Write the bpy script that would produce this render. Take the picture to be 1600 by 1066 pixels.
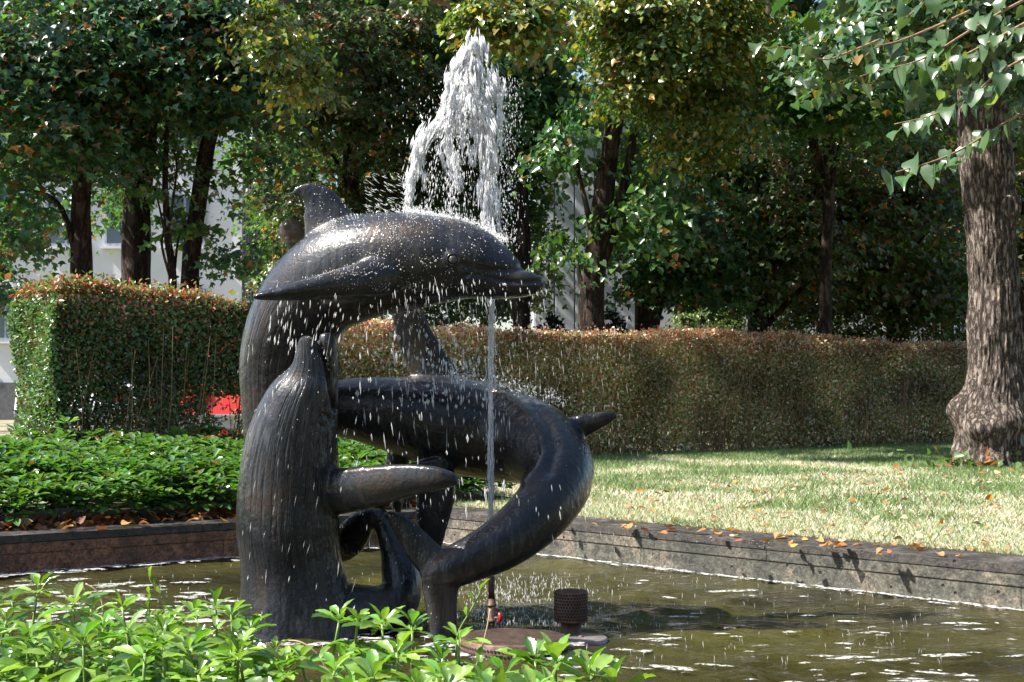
import bpy, bmesh, math, random
import numpy as np
from mathutils import Vector, Matrix, noise as mnoise

for o in list(bpy.data.objects): bpy.data.objects.remove(o)
SC = bpy.context.scene
COL = SC.collection
rng = np.random.default_rng(7)
random.seed(7)
R = math.radians

# ------------------------------------------------------------------ camera
CAMZ = 1.05
PITCH = math.atan(79 / 2222.0)
cam = bpy.data.cameras.new('camera')
cam.lens = 50; cam.sensor_width = 36; cam.clip_start = 0.05; cam.clip_end = 2000
camo = bpy.data.objects.new('camera', cam); COL.objects.link(camo)
camo.location = (0, 0, CAMZ); camo.rotation_euler = (math.pi / 2 + PITCH, 0, 0)
SC.camera = camo
# ------------------------------------------------------------------ light
SUN_H = Vector((-0.99, -0.13)).normalized()
SUN_EL = R(50)
sdir = Vector((SUN_H.x * math.cos(SUN_EL), SUN_H.y * math.cos(SUN_EL), math.sin(SUN_EL)))
w = bpy.data.worlds.new('World'); SC.world = w; w.use_nodes = True
nt = w.node_tree; nt.nodes.clear()
sky = nt.nodes.new('ShaderNodeTexSky'); sky.sky_type = 'NISHITA'; sky.sun_disc = False
sky.sun_elevation = SUN_EL
sky.sun_rotation = math.atan2(sdir.x, sdir.y)
sky.air_density = 1.0; sky.dust_density = 1.5; sky.ozone_density = 1.0
bg = nt.nodes.new('ShaderNodeBackground'); bg.inputs['Strength'].default_value = 0.085
out = nt.nodes.new('ShaderNodeOutputWorld')
nt.links.new(sky.outputs[0], bg.inputs[0]); nt.links.new(bg.outputs[0], out.inputs[0])
sl = bpy.data.lights.new('sun', 'SUN'); sl.energy = 4.8; sl.angle = R(0.53); sl.color = (1.0, 0.95, 0.86)
so = bpy.data.objects.new('sun', sl); COL.objects.link(so)
so.rotation_euler = (-sdir).to_track_quat('-Z', 'Y').to_euler(); so.location = sdir * 40
SC.view_settings.view_transform = 'Standard'; SC.view_settings.look = 'None'
SC.view_settings.exposure = 1.5; SC.view_settings.gamma = 1.0
SC.view_settings.use_curve_mapping = False

# ------------------------------------------------------------------ helpers
F = 2222.2
def ray(px, py):
    dx = (px - 800) / F; dy = -(py - 533) / F
    return np.array([dx, math.cos(PITCH) - dy * math.sin(PITCH), math.sin(PITCH) + dy * math.cos(PITCH)])
def P(px, py, d):                      # the point of a pixel's ray at world depth d
    r = ray(px, py); return np.array([0, 0, CAMZ]) + r * (d / r[1])
def G(px, py, z):                      # where a pixel's ray meets the level z
    r = ray(px, py); return np.array([0, 0, CAMZ]) + r * ((z - CAMZ) / r[2])

def fast_mesh(name, V, Fc, cols=None, attrs=None, smooth=False):
    V = np.asarray(V, np.float32); Fc = np.asarray(Fc, np.int32)
    me = bpy.data.meshes.new(name)
    n, k = Fc.shape
    me.vertices.add(len(V)); me.vertices.foreach_set('co', V.ravel())
    me.loops.add(n * k); me.loops.foreach_set('vertex_index', Fc.ravel())
    me.polygons.add(n); me.polygons.foreach_set('loop_start', np.arange(0, n * k, k, dtype=np.int32))
    if smooth: me.polygons.foreach_set('use_smooth', np.ones(n, bool))
    me.update(calc_edges=True)
    if cols is not None:
        a = me.color_attributes.new('col', 'FLOAT_COLOR', 'POINT')
        c = np.ones((len(V), 4), np.float32); c[:, :3] = cols
        a.data.foreach_set('color', c.ravel())
    for nm, arr in (attrs or {}).items():
        a = me.attributes.new(nm, 'FLOAT', 'POINT'); a.data.foreach_set('value', np.asarray(arr, np.float32))
    return me

def link(name, me, mat=None, parent=None, kind=None):
    o = bpy.data.objects.new(name, me); COL.objects.link(o)
    if mat is not None and me is not None and not me.materials: me.materials.append(mat)
    if parent is not None: o.parent = parent
    if kind: o['kind'] = kind
    return o
def tag(o, label, cat, group=None, kind=None):
    o['label'] = label; o['category'] = cat
    if group: o['group'] = group
    if kind: o['kind'] = kind
    return o
def thing(name, label, cat, loc=(0, 0, 0), group=None, rz=0.0):
    o = bpy.data.objects.new(name, None); COL.objects.link(o)
    o.location = loc; o.rotation_euler = (0, 0, rz)
    o.empty_display_size = 0.1
    return tag(o, label, cat, group)
def rel(V, loc): return np.asarray(V) - np.asarray(loc)

def catmull(pts, n):
    pts = np.asarray(pts, float)
    q = np.vstack([2 * pts[0] - pts[1], pts, 2 * pts[-1] - pts[-2]])
    m = len(pts) - 1; outp = []
    for t in np.linspace(0, m - 1e-6, n):
        i = int(t); u = t - i
        a, b, c, d = q[i], q[i + 1], q[i + 2], q[i + 3]
        outp.append(0.5 * ((2 * b) + (c - a) * u + (2 * a - 5 * b + 4 * c - d) * u * u + (3 * b - a - 3 * c + d) * u ** 3))
    return np.array(outp)

def frames(C, ref=np.array([0., 1., 0.])):
    T = np.gradient(C, axis=0); T /= np.linalg.norm(T, axis=1)[:, None] + 1e-9
    B = ref[None] - (T @ ref)[:, None] * T
    B /= np.linalg.norm(B, axis=1)[:, None] + 1e-9
    N = np.cross(B, T)
    return T, N, B

def tube_rings(C, rn, rb, seg=24, ref=np.array([0., 1., 0.])):
    """rings round the path C, half-size rn across the view plane, rb along ref"""
    T, N, B = frames(C, ref)
    th = np.linspace(0, 2 * np.pi, seg, endpoint=False)
    V = C[:, None] + N[:, None] * (rn[:, None, None] * np.cos(th)[None, :, None]) + B[:, None] * (rb[:, None, None] * np.sin(th)[None, :, None])
    n = len(C); V = V.reshape(-1, 3)
    i = np.arange(n - 1)[:, None]; j = np.arange(seg)[None]
    a = i * seg + j; b = i * seg + (j + 1) % seg
    Q = np.stack([a, b, b + seg, a + seg], -1).reshape(-1, 4)
    return V, Q
def tube(C, r, seg=8, ref=None, cap=True):
    C = np.asarray(C, float); r = np.broadcast_to(np.asarray(r, float), (len(C),))
    if ref is None:
        d = C[-1] - C[0]; ref = np.array([0., 1., 0.]) if abs(d[1]) < 0.8 * np.linalg.norm(d) else np.array([1., 0., 0.])
    V, Q = tube_rings(C, r, r, seg, ref)
    if cap:
        k = len(V); V = np.vstack([V, C[0], C[-1]])
        j = np.arange(seg); e = (len(C) - 1) * seg
        c0 = np.stack([np.full(seg, k), (j + 1) % seg, j, j], -1); c1 = np.stack([np.full(seg, k + 1), e + j, e + (j + 1) % seg, e + (j + 1) % seg], -1)
        Q = np.vstack([Q, c0, c1])
    return V, Q
class MB:
    """collects pieces into ONE mesh (faces of any size)"""
    def __init__(s): s.V = []; s.Fc = []; s.n = 0
    def add(s, V, Fc):
        V = np.asarray(V, float)
        for f in Fc:
            g = []
            for x in f:
                x = int(x) + s.n
                if x not in g: g.append(x)
            if len(g) > 2: s.Fc.append(g)
        s.V.append(V); s.n += len(V); return s
    def box(s, c, h, rz=0.0):
        c = np.asarray(c); h = np.asarray(h)
        v = np.array([[x, y, z] for x in (-1, 1) for y in (-1, 1) for z in (-1, 1)], float) * h
        ca, sa = math.cos(rz), math.sin(rz)
        v = np.stack([v[:, 0] * ca - v[:, 1] * sa, v[:, 0] * sa + v[:, 1] * ca, v[:, 2]], -1) + c
        return s.add(v, [(0, 1, 3, 2), (4, 6, 7, 5), (0, 4, 5, 1), (2, 3, 7, 6), (0, 2, 6, 4), (1, 5, 7, 3)])
    def tube(s, C, r, seg=8, ref=None): return s.add(*tube(C, r, seg, ref))
    def mesh(s, name, smooth=False, bevel=0.0):
        me = bpy.data.meshes.new(name)
        me.from_pydata(np.vstack(s.V).tolist(), [], s.Fc)
        if bevel:
            bm = bmesh.new(); bm.from_mesh(me)
            bmesh.ops.bevel(bm, geom=bm.edges[:], offset=bevel, segments=2, affect='EDGES', profile=0.6)
            bm.to_mesh(me); bm.free()
        if smooth: me.polygons.foreach_set('use_smooth', [True] * len(me.polygons))
        me.update(); return me
def lathe(prof, seg=32, c=(0, 0, 0)):
    th = np.linspace(0, 2 * np.pi, seg, endpoint=False); prof = np.asarray(prof, float)
    V = np.stack([prof[:, 0][:, None] * np.cos(th), prof[:, 0][:, None] * np.sin(th), np.repeat(prof[:, 1][:, None], seg, 1)], -1).reshape(-1, 3) + np.asarray(c)
    n = len(prof); i = np.arange(n - 1)[:, None]; j = np.arange(seg)[None]
    a = i * seg + j; b = i * seg + (j + 1) % seg
    return V, np.stack([a, b, b + seg, a + seg], -1).reshape(-1, 4)
def unit(v): v = np.asarray(v, float); return v / (np.linalg.norm(v, axis=-1, keepdims=True) + 1e-9)

# ------------------------------------------------------------------ materials
def mat(name):
    m = bpy.data.materials.new(name); m.use_nodes = True
    n = m.node_tree; n.nodes.clear()
    o = n.nodes.new('ShaderNodeOutputMaterial')
    return m, n, o
def nd(n, t, **k):
    x = n.nodes.new(t)
    for a, b in k.items():
        if a in x.inputs: x.inputs[a].default_value = b
        else: setattr(x, a, b)
    return x
def ramp(n, stops, inp=None):
    r = n.nodes.new('ShaderNodeValToRGB'); e = r.color_ramp.elements
    while len(e) > 1: e.remove(e[-1])
    e[0].position = stops[0][0]; e[0].color = (*stops[0][1], 1) if not isinstance(stops[0][1], float) else (stops[0][1],) * 3 + (1,)
    for p, c in stops[1:]:
        x = e.new(p); x.color = (*c, 1) if not isinstance(c, float) else (c, c, c, 1)
    if inp is not None: n.links.new(inp, r.inputs[0])
    return r
def coords(n, scale=(1, 1, 1), kind='Object'):
    t = n.nodes.new('ShaderNodeTexCoord'); mp = n.nodes.new('ShaderNodeMapping')
    mp.inputs['Scale'].default_value = scale
    n.links.new(t.outputs[kind], mp.inputs[0]); return mp.outputs[0]
def simple(name, col, rough=0.6, metal=0.0, noise_scale=8.0, var=0.25, bump=0.0, spec=0.5):
    m, n, o = mat(name)
    b = nd(n, 'ShaderNodeBsdfPrincipled', Roughness=rough, Metallic=metal); b.inputs['Specular IOR Level'].default_value = spec
    t = nd(n, 'ShaderNodeTexNoise', Scale=noise_scale, Detail=5.0); n.links.new(coords(n), t.inputs[0])
    r = ramp(n, [(0.3, tuple(c * (1 - var) for c in col)), (0.7, tuple(min(1, c * (1 + var)) for c in col))], t.outputs[0])
    n.links.new(r.outputs[0], b.inputs['Base Color'])
    if bump:
        bp = nd(n, 'ShaderNodeBump', Strength=bump, Distance=0.02); n.links.new(t.outputs[0], bp.inputs['Height']); n.links.new(bp.outputs[0], b.inputs['Normal'])
    n.links.new(b.outputs[0], o.inputs[0]); return m
def leaf_mat(name, trans=0.35, rough=0.35, spec=0.5, tcol=(1.3, 1.5, 0.5)):
    """leaf colour comes from the leaf's own 'col' attribute; light also passes through the blade"""
    m, n, o = mat(name)
    a = nd(n, 'ShaderNodeAttribute', attribute_name='col')
    b = nd(n, 'ShaderNodeBsdfPrincipled', Roughness=rough); b.inputs['Specular IOR Level'].default_value = spec
    n.links.new(a.outputs['Color'], b.inputs['Base Color'])
    t = nd(n, 'ShaderNodeBsdfTranslucent')
    mx = nd(n, 'ShaderNodeMix', data_type='RGBA', blend_type='MULTIPLY'); mx.inputs[0].default_value = 1.0
    n.links.new(a.outputs['Color'], mx.inputs[6]); mx.inputs[7].default_value = (*tcol, 1)
    n.links.new(mx.outputs[2], t.inputs[0])
    s = nd(n, 'ShaderNodeMixShader'); s.inputs[0].default_value = trans
    n.links.new(b.outputs[0], s.inputs[1]); n.links.new(t.outputs[0], s.inputs[2]); n.links.new(s.outputs[0], o.inputs[0])
    return m
def bark_mat(name, c0, c1, scale=1.0, disp=1.0):
    m, n, o = mat(name)
    b = nd(n, 'ShaderNodeBsdfPrincipled', Roughness=0.9); b.inputs['Specular IOR Level'].default_value = 0.2
    cv = coords(n, (13 * scale, 13 * scale, 3.2 * scale))
    t = nd(n, 'ShaderNodeTexNoise', Scale=1.6, Detail=7.0, Roughness=0.65); n.links.new(cv, t.inputs[0])
    v = nd(n, 'ShaderNodeTexVoronoi', Scale=2.2, feature='DISTANCE_TO_EDGE')
    wv = nd(n, 'ShaderNodeMix', data_type='RGBA'); wv.inputs[0].default_value = 0.75
    n.links.new(cv, wv.inputs[6]); n.links.new(t.outputs[1], wv.inputs[7]); n.links.new(wv.outputs[2], v.inputs[0])
    mr = nd(n, 'ShaderNodeMapRange'); mr.inputs[1].default_value = 0.0; mr.inputs[2].default_value = 0.22
    n.links.new(v.outputs[0], mr.inputs[0])
    ml = nd(n, 'ShaderNodeMath', operation='MULTIPLY'); n.links.new(mr.outputs[0], ml.inputs[0]); n.links.new(t.outputs[0], ml.inputs[1])
    r = ramp(n, [(0.05, c0), (0.6, c1)], ml.outputs[0]); n.links.new(r.outputs[0], b.inputs['Base Color'])
    bp = nd(n, 'ShaderNodeBump', Strength=1.0, Distance=0.035 * disp); n.links.new(ml.outputs[0], bp.inputs['Height']); n.links.new(bp.outputs[0], b.inputs['Normal'])
    n.links.new(b.outputs[0], o.inputs[0]); return m

M_MAPLE = leaf_mat('maple_leaf', 0.42, 0.33, 0.7)
M_LIME = leaf_mat('lime_leaf', 0.32, 0.27, 0.9)
M_HEDGE = leaf_mat('hedge_leaf', 0.25, 0.32, 0.5)
M_GCOVER = leaf_mat('ground_cover_leaf', 0.30, 0.24, 1.0, (1.35, 1.5, 0.4))
M_GRASS = leaf_mat('grass_blade', 0.25, 0.5, 0.3, (1.1, 1.2, 0.6))
M_DEAD = leaf_mat('fallen_leaf', 0.2, 0.6, 0.3, (1.2, 1.0, 0.6))
M_BARK = bark_mat('dark_bark', (0.018, 0.013, 0.010), (0.085, 0.06, 0.045), 1.0)
M_LBARK = bark_mat('lime_bark', (0.05, 0.036, 0.030), (0.30, 0.25, 0.215), 2.6, .8)
M_TWIG = simple('twig_bark', (0.26, 0.16, 0.09), 0.8, 0, 30, 0.4)
M_STEM = simple('green_stem', (0.16, 0.24, 0.06), 0.5, 0, 20, 0.3)
M_STALK = simple('dry_stalk', (0.50, 0.36, 0.24), 0.6, 0, 30, 0.3)
# bronze: dark, wet, with grooves that run along the body
def bronze(name):
    m, n, o = mat(name)
    b = nd(n, 'ShaderNodeBsdfPrincipled', Metallic=0.1); b.inputs['Specular IOR Level'].default_value = 0.22
    b.inputs['Coat Weight'].default_value = 0.9; b.inputs['Coat Roughness'].default_value = 0.08; b.inputs['Coat IOR'].default_value = 1.34
    t = nd(n, 'ShaderNodeTexNoise', Scale=3.2, Detail=6.0, Roughness=0.6); n.links.new(coords(n), t.inputs[0])
    st = nd(n, 'ShaderNodeTexNoise', Scale=1.0, Detail=4.0); n.links.new(coords(n, (26, 26, 3.0)), st.inputs[0])
    ad = nd(n, 'ShaderNodeMath', operation='MULTIPLY_ADD'); n.links.new(st.outputs[0], ad.inputs[0]); ad.inputs[1].default_value = 0.4; n.links.new(t.outputs[0], ad.inputs[2])
    r = ramp(n, [(0.45, (0.006, 0.006, 0.008)), (0.70, (0.014, 0.0155, 0.019)), (0.86, (0.034, 0.024, 0.019)), (1.0, (0.075, 0.034, 0.020))], ad.outputs[0])
    ls_ = nd(n, 'ShaderNodeTexNoise', Scale=1.0, Detail=5.0, Roughness=0.6); n.links.new(coords(n, (34, 34, 2.2)), ls_.inputs[0])
    lm_ = nd(n, 'ShaderNodeTexNoise', Scale=2.1, Detail=3.0); n.links.new(coords(n), lm_.inputs[0])
    lx = nd(n, 'ShaderNodeMath', operation='MULTIPLY'); n.links.new(ls_.outputs[0], lx.inputs[0]); n.links.new(lm_.outputs[0], lx.inputs[1])
    lr = ramp(n, [(0.27, 0.0), (0.40, 0.75)], lx.outputs[0])
    mxs = nd(n, 'ShaderNodeMix', data_type='RGBA'); n.links.new(lr.outputs[0], mxs.inputs[0]); n.links.new(r.outputs[0], mxs.inputs[6]); mxs.inputs[7].default_value = (0.062, 0.064, 0.066, 1)
    n.links.new(mxs.outputs[2], b.inputs['Base Color'])
    rr = ramp(n, [(0.3, 0.24), (0.75, 0.45)], t.outputs[0]); n.links.new(rr.outputs[0], b.inputs['Roughness'])
    ang = nd(n, 'ShaderNodeAttribute', attribute_name='ang'); al = nd(n, 'ShaderNodeAttribute', attribute_name='len'); gw = nd(n, 'ShaderNodeAttribute', attribute_name='groove')
    a1 = nd(n, 'ShaderNodeMath', operation='MULTIPLY'); a1.inputs[1].default_value = 46.0; n.links.new(ang.outputs['Fac'], a1.inputs[0])
    a2 = nd(n, 'ShaderNodeMath', operation='MULTIPLY'); a2.inputs[1].default_value = 2.2; n.links.new(al.outputs['Fac'], a2.inputs[0])
    cx = nd(n, 'ShaderNodeCombineXYZ'); n.links.new(a1.outputs[0], cx.inputs[0]); n.links.new(a2.outputs[0], cx.inputs[1])
    gn = nd(n, 'ShaderNodeTexNoise', Scale=1.0, Detail=3.0, Roughness=0.55); n.links.new(cx.outputs[0], gn.inputs[0])
    gr = ramp(n, [(0.36, 0.0), (0.50, 0.85), (0.7, 1.0)], gn.outputs[0])
    gm = nd(n, 'ShaderNodeMath', operation='MULTIPLY'); n.links.new(gr.outputs[0], gm.inputs[0]); n.links.new(gw.outputs['Fac'], gm.inputs[1])
    pn = nd(n, 'ShaderNodeTexNoise', Scale=4.5, Detail=2.0); n.links.new(coords(n), pn.inputs[0]); pr_ = ramp(n, [(0.35, 0.25), (0.62, 1.0)], pn.outputs[0])
    gm2 = nd(n, 'ShaderNodeMath', operation='MULTIPLY'); n.links.new(gm.outputs[0], gm2.inputs[0]); n.links.new(pr_.outputs[0], gm2.inputs[1])
    b1 = nd(n, 'ShaderNodeBump', Strength=0.7, Distance=0.012); n.links.new(gm2.outputs[0], b1.inputs['Height'])
    fn = nd(n, 'ShaderNodeTexNoise', Scale=55.0, Detail=4.0, Roughness=0.6); n.links.new(coords(n), fn.inputs[0])
    b2 = nd(n, 'ShaderNodeBump', Strength=0.35, Distance=0.010); n.links.new(fn.outputs[0], b2.inputs['Height']); n.links.new(b1.outputs[0], b2.inputs['Normal'])
    n.links.new(b2.outputs[0], b.inputs['Normal'])
    wn = nd(n, 'ShaderNodeTexNoise', Scale=38.0, Detail=3.0); n.links.new(coords(n, (1, 1, 0.6)), wn.inputs[0])
    b3 = nd(n, 'ShaderNodeBump', Strength=0.7, Distance=0.014); n.links.new(wn.outputs[0], b3.inputs['Height']); n.links.new(b1.outputs[0], b3.inputs['Normal'])
    n.links.new(b3.outputs[0], b.inputs['Coat Normal'])
    n.links.new(b.outputs[0], o.inputs[0]); return m
M_BRONZE = bronze('wet_bronze')
M_BRONZE_EYE = simple('bronze_eye', (0.09, 0.085, 0.08), 0.25, 0.6, 30, 0.3)
M_RUST = simple('rusted_steel', (0.105, 0.062, 0.045), 0.6, 0.3, 25, 0.5, 0.3)
M_HOLE = simple('dark_hole', (0.012, 0.010, 0.009), 0.9)
M_RED = simple('red_paint', (0.55, 0.02, 0.02), 0.25, 0, 3, 0.05)
def water_white(see=0.28):
    m, n, o = mat('white_water')
    d = nd(n, 'ShaderNodeBsdfPrincipled', Roughness=0.12); d.inputs['Base Color'].default_value = (0.97, 0.98, 0.99, 1)
    t = nd(n, 'ShaderNodeBsdfTranslucent'); t.inputs[0].default_value = (0.99, 0.99, 1, 1)
    s = nd(n, 'ShaderNodeMixShader'); s.inputs[0].default_value = 0.6
    n.links.new(d.outputs[0], s.inputs[1]); n.links.new(t.outputs[0], s.inputs[2])
    tr = nd(n, 'ShaderNodeBsdfTransparent'); s2 = nd(n, 'ShaderNodeMixShader'); s2.inputs[0].default_value = see; n.links.new(s.outputs[0], s2.inputs[1]); n.links.new(tr.outputs[0], s2.inputs[2])
    n.links.new(s2.outputs[0], o.inputs[0]); return m
M_SPRAY = water_white(); M_MIST = water_white(0.6)
SC.cycles.transparent_max_bounces = 24; SC.cycles.diffuse_bounces = 8; SC.cycles.max_bounces = 16; SC.cycles.transmission_bounces = 8
def clear_water():
    m, n, o = mat('clear_water_drop')
    d = nd(n, 'ShaderNodeBsdfPrincipled', Roughness=0.08); d.inputs['Base Color'].default_value = (0.8, 0.82, 0.85, 1); d.inputs['Alpha'].default_value = 1.0
    t = nd(n, 'ShaderNodeBsdfTransparent'); s = nd(n, 'ShaderNodeMixShader'); s.inputs[0].default_value = 0.66
    n.links.new(t.outputs[0], s.inputs[2]); n.links.new(d.outputs[0], s.inputs[1]); n.links.new(s.outputs[0], o.inputs[0]); return m
M_DROP = clear_water()
def foam_mat():
    m, n, o = mat('foam')
    d = nd(n, 'ShaderNodeBsdfPrincipled', Roughness=0.5); d.inputs['Base Color'].default_value = (0.6, 0.6, 0.58, 1)
    t = nd(n, 'ShaderNodeBsdfTransparent'); f = nd(n, 'ShaderNodeTexNoise', Scale=45.0, Detail=5.0, Roughness=0.7); n.links.new(coords(n), f.inputs[0])
    r = ramp(n, [(0.40, 0.0), (0.62, 0.85)], f.outputs[0]); s = nd(n, 'ShaderNodeMixShader'); n.links.new(r.outputs[0], s.inputs[0])
    n.links.new(t.outputs[0], s.inputs[1]); n.links.new(d.outputs[0], s.inputs[2]); n.links.new(s.outputs[0], o.inputs[0]); return m
M_FOAM = foam_mat()
def pool_water():
    m, n, o = mat('pool_water')
    b = nd(n, 'ShaderNodeBsdfPrincipled', Roughness=0.035, IOR=1.33)
    t = nd(n, 'ShaderNodeTexNoise', Scale=0.9, Detail=4.0); n.links.new(coords(n), t.inputs[0])
    r = ramp(n, [(0.35, (0.016, 0.014, 0.005)), (0.65, (0.052, 0.048, 0.013))], t.outputs[0]); n.links.new(r.outputs[0], b.inputs['Base Color'])
    n1 = nd(n, 'ShaderNodeTexNoise', Scale=9.0, Detail=4.0, Roughness=0.55, Distortion=0.6); n.links.new(coords(n, (1, 1.5, 1)), n1.inputs[0])
    n2 = nd(n, 'ShaderNodeTexNoise', Scale=42.0, Detail=2.0); n.links.new(coords(n, (1, 1.3, 1)), n2.inputs[0])
    b1 = nd(n, 'ShaderNodeBump', Strength=0.9, Distance=0.03); n.links.new(n1.outputs[0], b1.inputs['Height'])
    b2 = nd(n, 'ShaderNodeBump', Strength=0.35, Distance=0.008); n.links.new(n2.outputs[0], b2.inputs['Height']); n.links.new(b1.outputs[0], b2.inputs['Normal'])
    n.links.new(b2.outputs[0], b.inputs['Normal']); n.links.new(b.outputs[0], o.inputs[0]); return m
M_WATER = pool_water()
def stone_mat(name, dark, mid, light, wet=0.35):
    m, n, o = mat(name)
    b = nd(n, 'ShaderNodeBsdfPrincipled', Roughness=0.75)
    c = coords(n)
    t = nd(n, 'ShaderNodeTexNoise', Scale=2.6, Detail=8.0, Roughness=0.7); n.links.new(c, t.inputs[0])
    g = nd(n, 'ShaderNodeTexVoronoi', Scale=95.0); n.links.new(c, g.inputs[0])
    f = nd(n, 'ShaderNodeTexNoise', Scale=22.0, Detail=8.0, Roughness=0.8); n.links.new(c, f.inputs[0])
    r = ramp(n, [(0.35, dark), (0.52, mid), (0.70, light)], t.outputs[0])
    mx = nd(n, 'ShaderNodeMix', data_type='RGBA', blend_type='OVERLAY'); mx.inputs[0].default_value = 0.75
    fr = ramp(n, [(0.36, 0.02), (0.64, 0.98)], f.outputs[0])
    n.links.new(r.outputs[0], mx.inputs[6]); n.links.new(fr.outputs[0], mx.inputs[7])
    mg = nd(n, 'ShaderNodeMix', data_type='RGBA', blend_type='MULTIPLY'); mg.inputs[0].default_value = 0.6
    n.links.new(mx.outputs[2], mg.inputs[6]); gg = ramp(n, [(0.2, 0.12), (0.8, 1.0)], g.outputs['Color']); n.links.new(gg.outputs[0], mg.inputs[7])
    pv = nd(n, 'ShaderNodeTexVoronoi', Scale=12.0); n.links.new(c, pv.inputs[0])
    pr = ramp(n, [(0.07, 0.0), (0.13, 1.0)], pv.outputs[0])
    mp = nd(n, 'ShaderNodeMix', data_type='RGBA', blend_type='MULTIPLY'); mp.inputs[0].default_value = 0.9
    n.links.new(mg.outputs[2], mp.inputs[6]); n.links.new(pr.outputs[0], mp.inputs[7])
    n.links.new(mp.outputs[2], b.inputs['Base Color'])
    rr = ramp(n, [(0.4, wet), (0.6, 0.85)], t.outputs[0]); n.links.new(rr.outputs[0], b.inputs['Roughness'])
    ad = nd(n, 'ShaderNodeMath', operation='ADD'); n.links.new(f.outputs[0], ad.inputs[0]); n.links.new(pr.outputs[0], ad.inputs[1])
    bp = nd(n, 'ShaderNodeBump', Strength=0.8, Distance=0.012); n.links.new(ad.outputs[0], bp.inputs['Height']); n.links.new(bp.outputs[0], b.inputs['Normal'])
    n.links.new(b.outputs[0], o.inputs[0]); return m
M_STONE = stone_mat('weathered_conglomerate', (0.020, 0.022, 0.016), (0.10, 0.097, 0.076), (0.34, 0.27, 0.21))
M_STONE_B = stone_mat('algae_stained_stone', (0.09, 0.042, 0.024), (0.27, 0.12, 0.066), (0.40, 0.21, 0.13))
M_COPING = stone_mat('wet_coping', (0.025, 0.022, 0.02), (0.055, 0.048, 0.042), (0.14, 0.12, 0.10), 0.15)
def ground_mat():
    m, n, o = mat('lawn_soil')
    b = nd(n, 'ShaderNodeBsdfPrincipled', Roughness=0.95)
    t = nd(n, 'ShaderNodeTexNoise', Scale=0.55, Detail=6.0, Roughness=0.6); n.links.new(coords(n), t.inputs[0])
    f = nd(n, 'ShaderNodeTexNoise', Scale=45.0, Detail=5.0, Roughness=0.7); n.links.new(coords(n), f.inputs[0])
    r = ramp(n, [(0.38, (0.10, 0.12, 0.045)), (0.55, (0.36, 0.32, 0.22))], t.outputs[0])
    fr = ramp(n, [(0.3, 0.35), (0.7, 1.2)], f.outputs[0])
    mx = nd(n, 'ShaderNodeMix', data_type='RGBA', blend_type='MULTIPLY'); mx.inputs[0].default_value = 1.0
    n.links.new(r.outputs[0], mx.inputs[6]); n.links.new(fr.outputs[0], mx.inputs[7]); n.links.new(mx.outputs[2], b.inputs['Base Color'])
    bp = nd(n, 'ShaderNodeBump', Strength=0.8, Distance=0.03); n.links.new(f.outputs[0], bp.inputs['Height']); n.links.new(bp.outputs[0], b.inputs['Normal'])
    n.links.new(b.outputs[0], o.inputs[0]); return m
M_GROUND = ground_mat()
M_SOIL = simple('bed_soil', (0.05, 0.032, 0.02), 0.95, 0, 40, 0.5, 0.6)
M_PATH = simple('asphalt_path', (0.07, 0.07, 0.072), 0.9, 0, 60, 0.3, 0.2)
M_FLOOR = simple('pool_floor', (0.10, 0.085, 0.045), 0.8, 0, 5, 0.4)

# ------------------------------------------------------------------ layout of the place
LAWN = 0.215; RIMZ = 0.225
U = unit([0.80, 0.60]); Vv = unit([0.62, -0.7846])      # the two directions of the pool and hedges
A0 = G(0, 900, 0)[:2]; A1 = G(370, 872, 0)[:2]
B0 = G(840, 868, 0)[:2]; B1 = G(1600, 957, 0)[:2]
dl = unit(A1 - A0); dr = unit(B1 - B0)
def isect(p, a, q, b):
    t = np.linalg.solve(np.array([a, -b]).T, q - p); return p + a * t[0]
PC = isect(A0, dl, B0, dr)                               # back corner of the pool (inner face)
N1 = np.array([-1.50, 4.15]); dn = unit([1.57, -1.12])   # near edge of the pool, under the foreground plants
PL = isect(A0, dl, N1, dn)
PR = PC + dr * 11.0
PN = isect(PR, dl, N1, dn)
pool = [PC, PR, PN, PL]
nl = np.array([-dl[1], dl[0]]); nr = np.array([-dr[1], dr[0]])  # outward normals (away from the pool)
if nl @ (PC - PR) < 0: nl = -nl
if nr @ (PC - PL) < 0: nr = -nr
nn = np.array([dn[1], -dn[0]])
if nn @ (N1 - PC) < 0: nn = -nn

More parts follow.
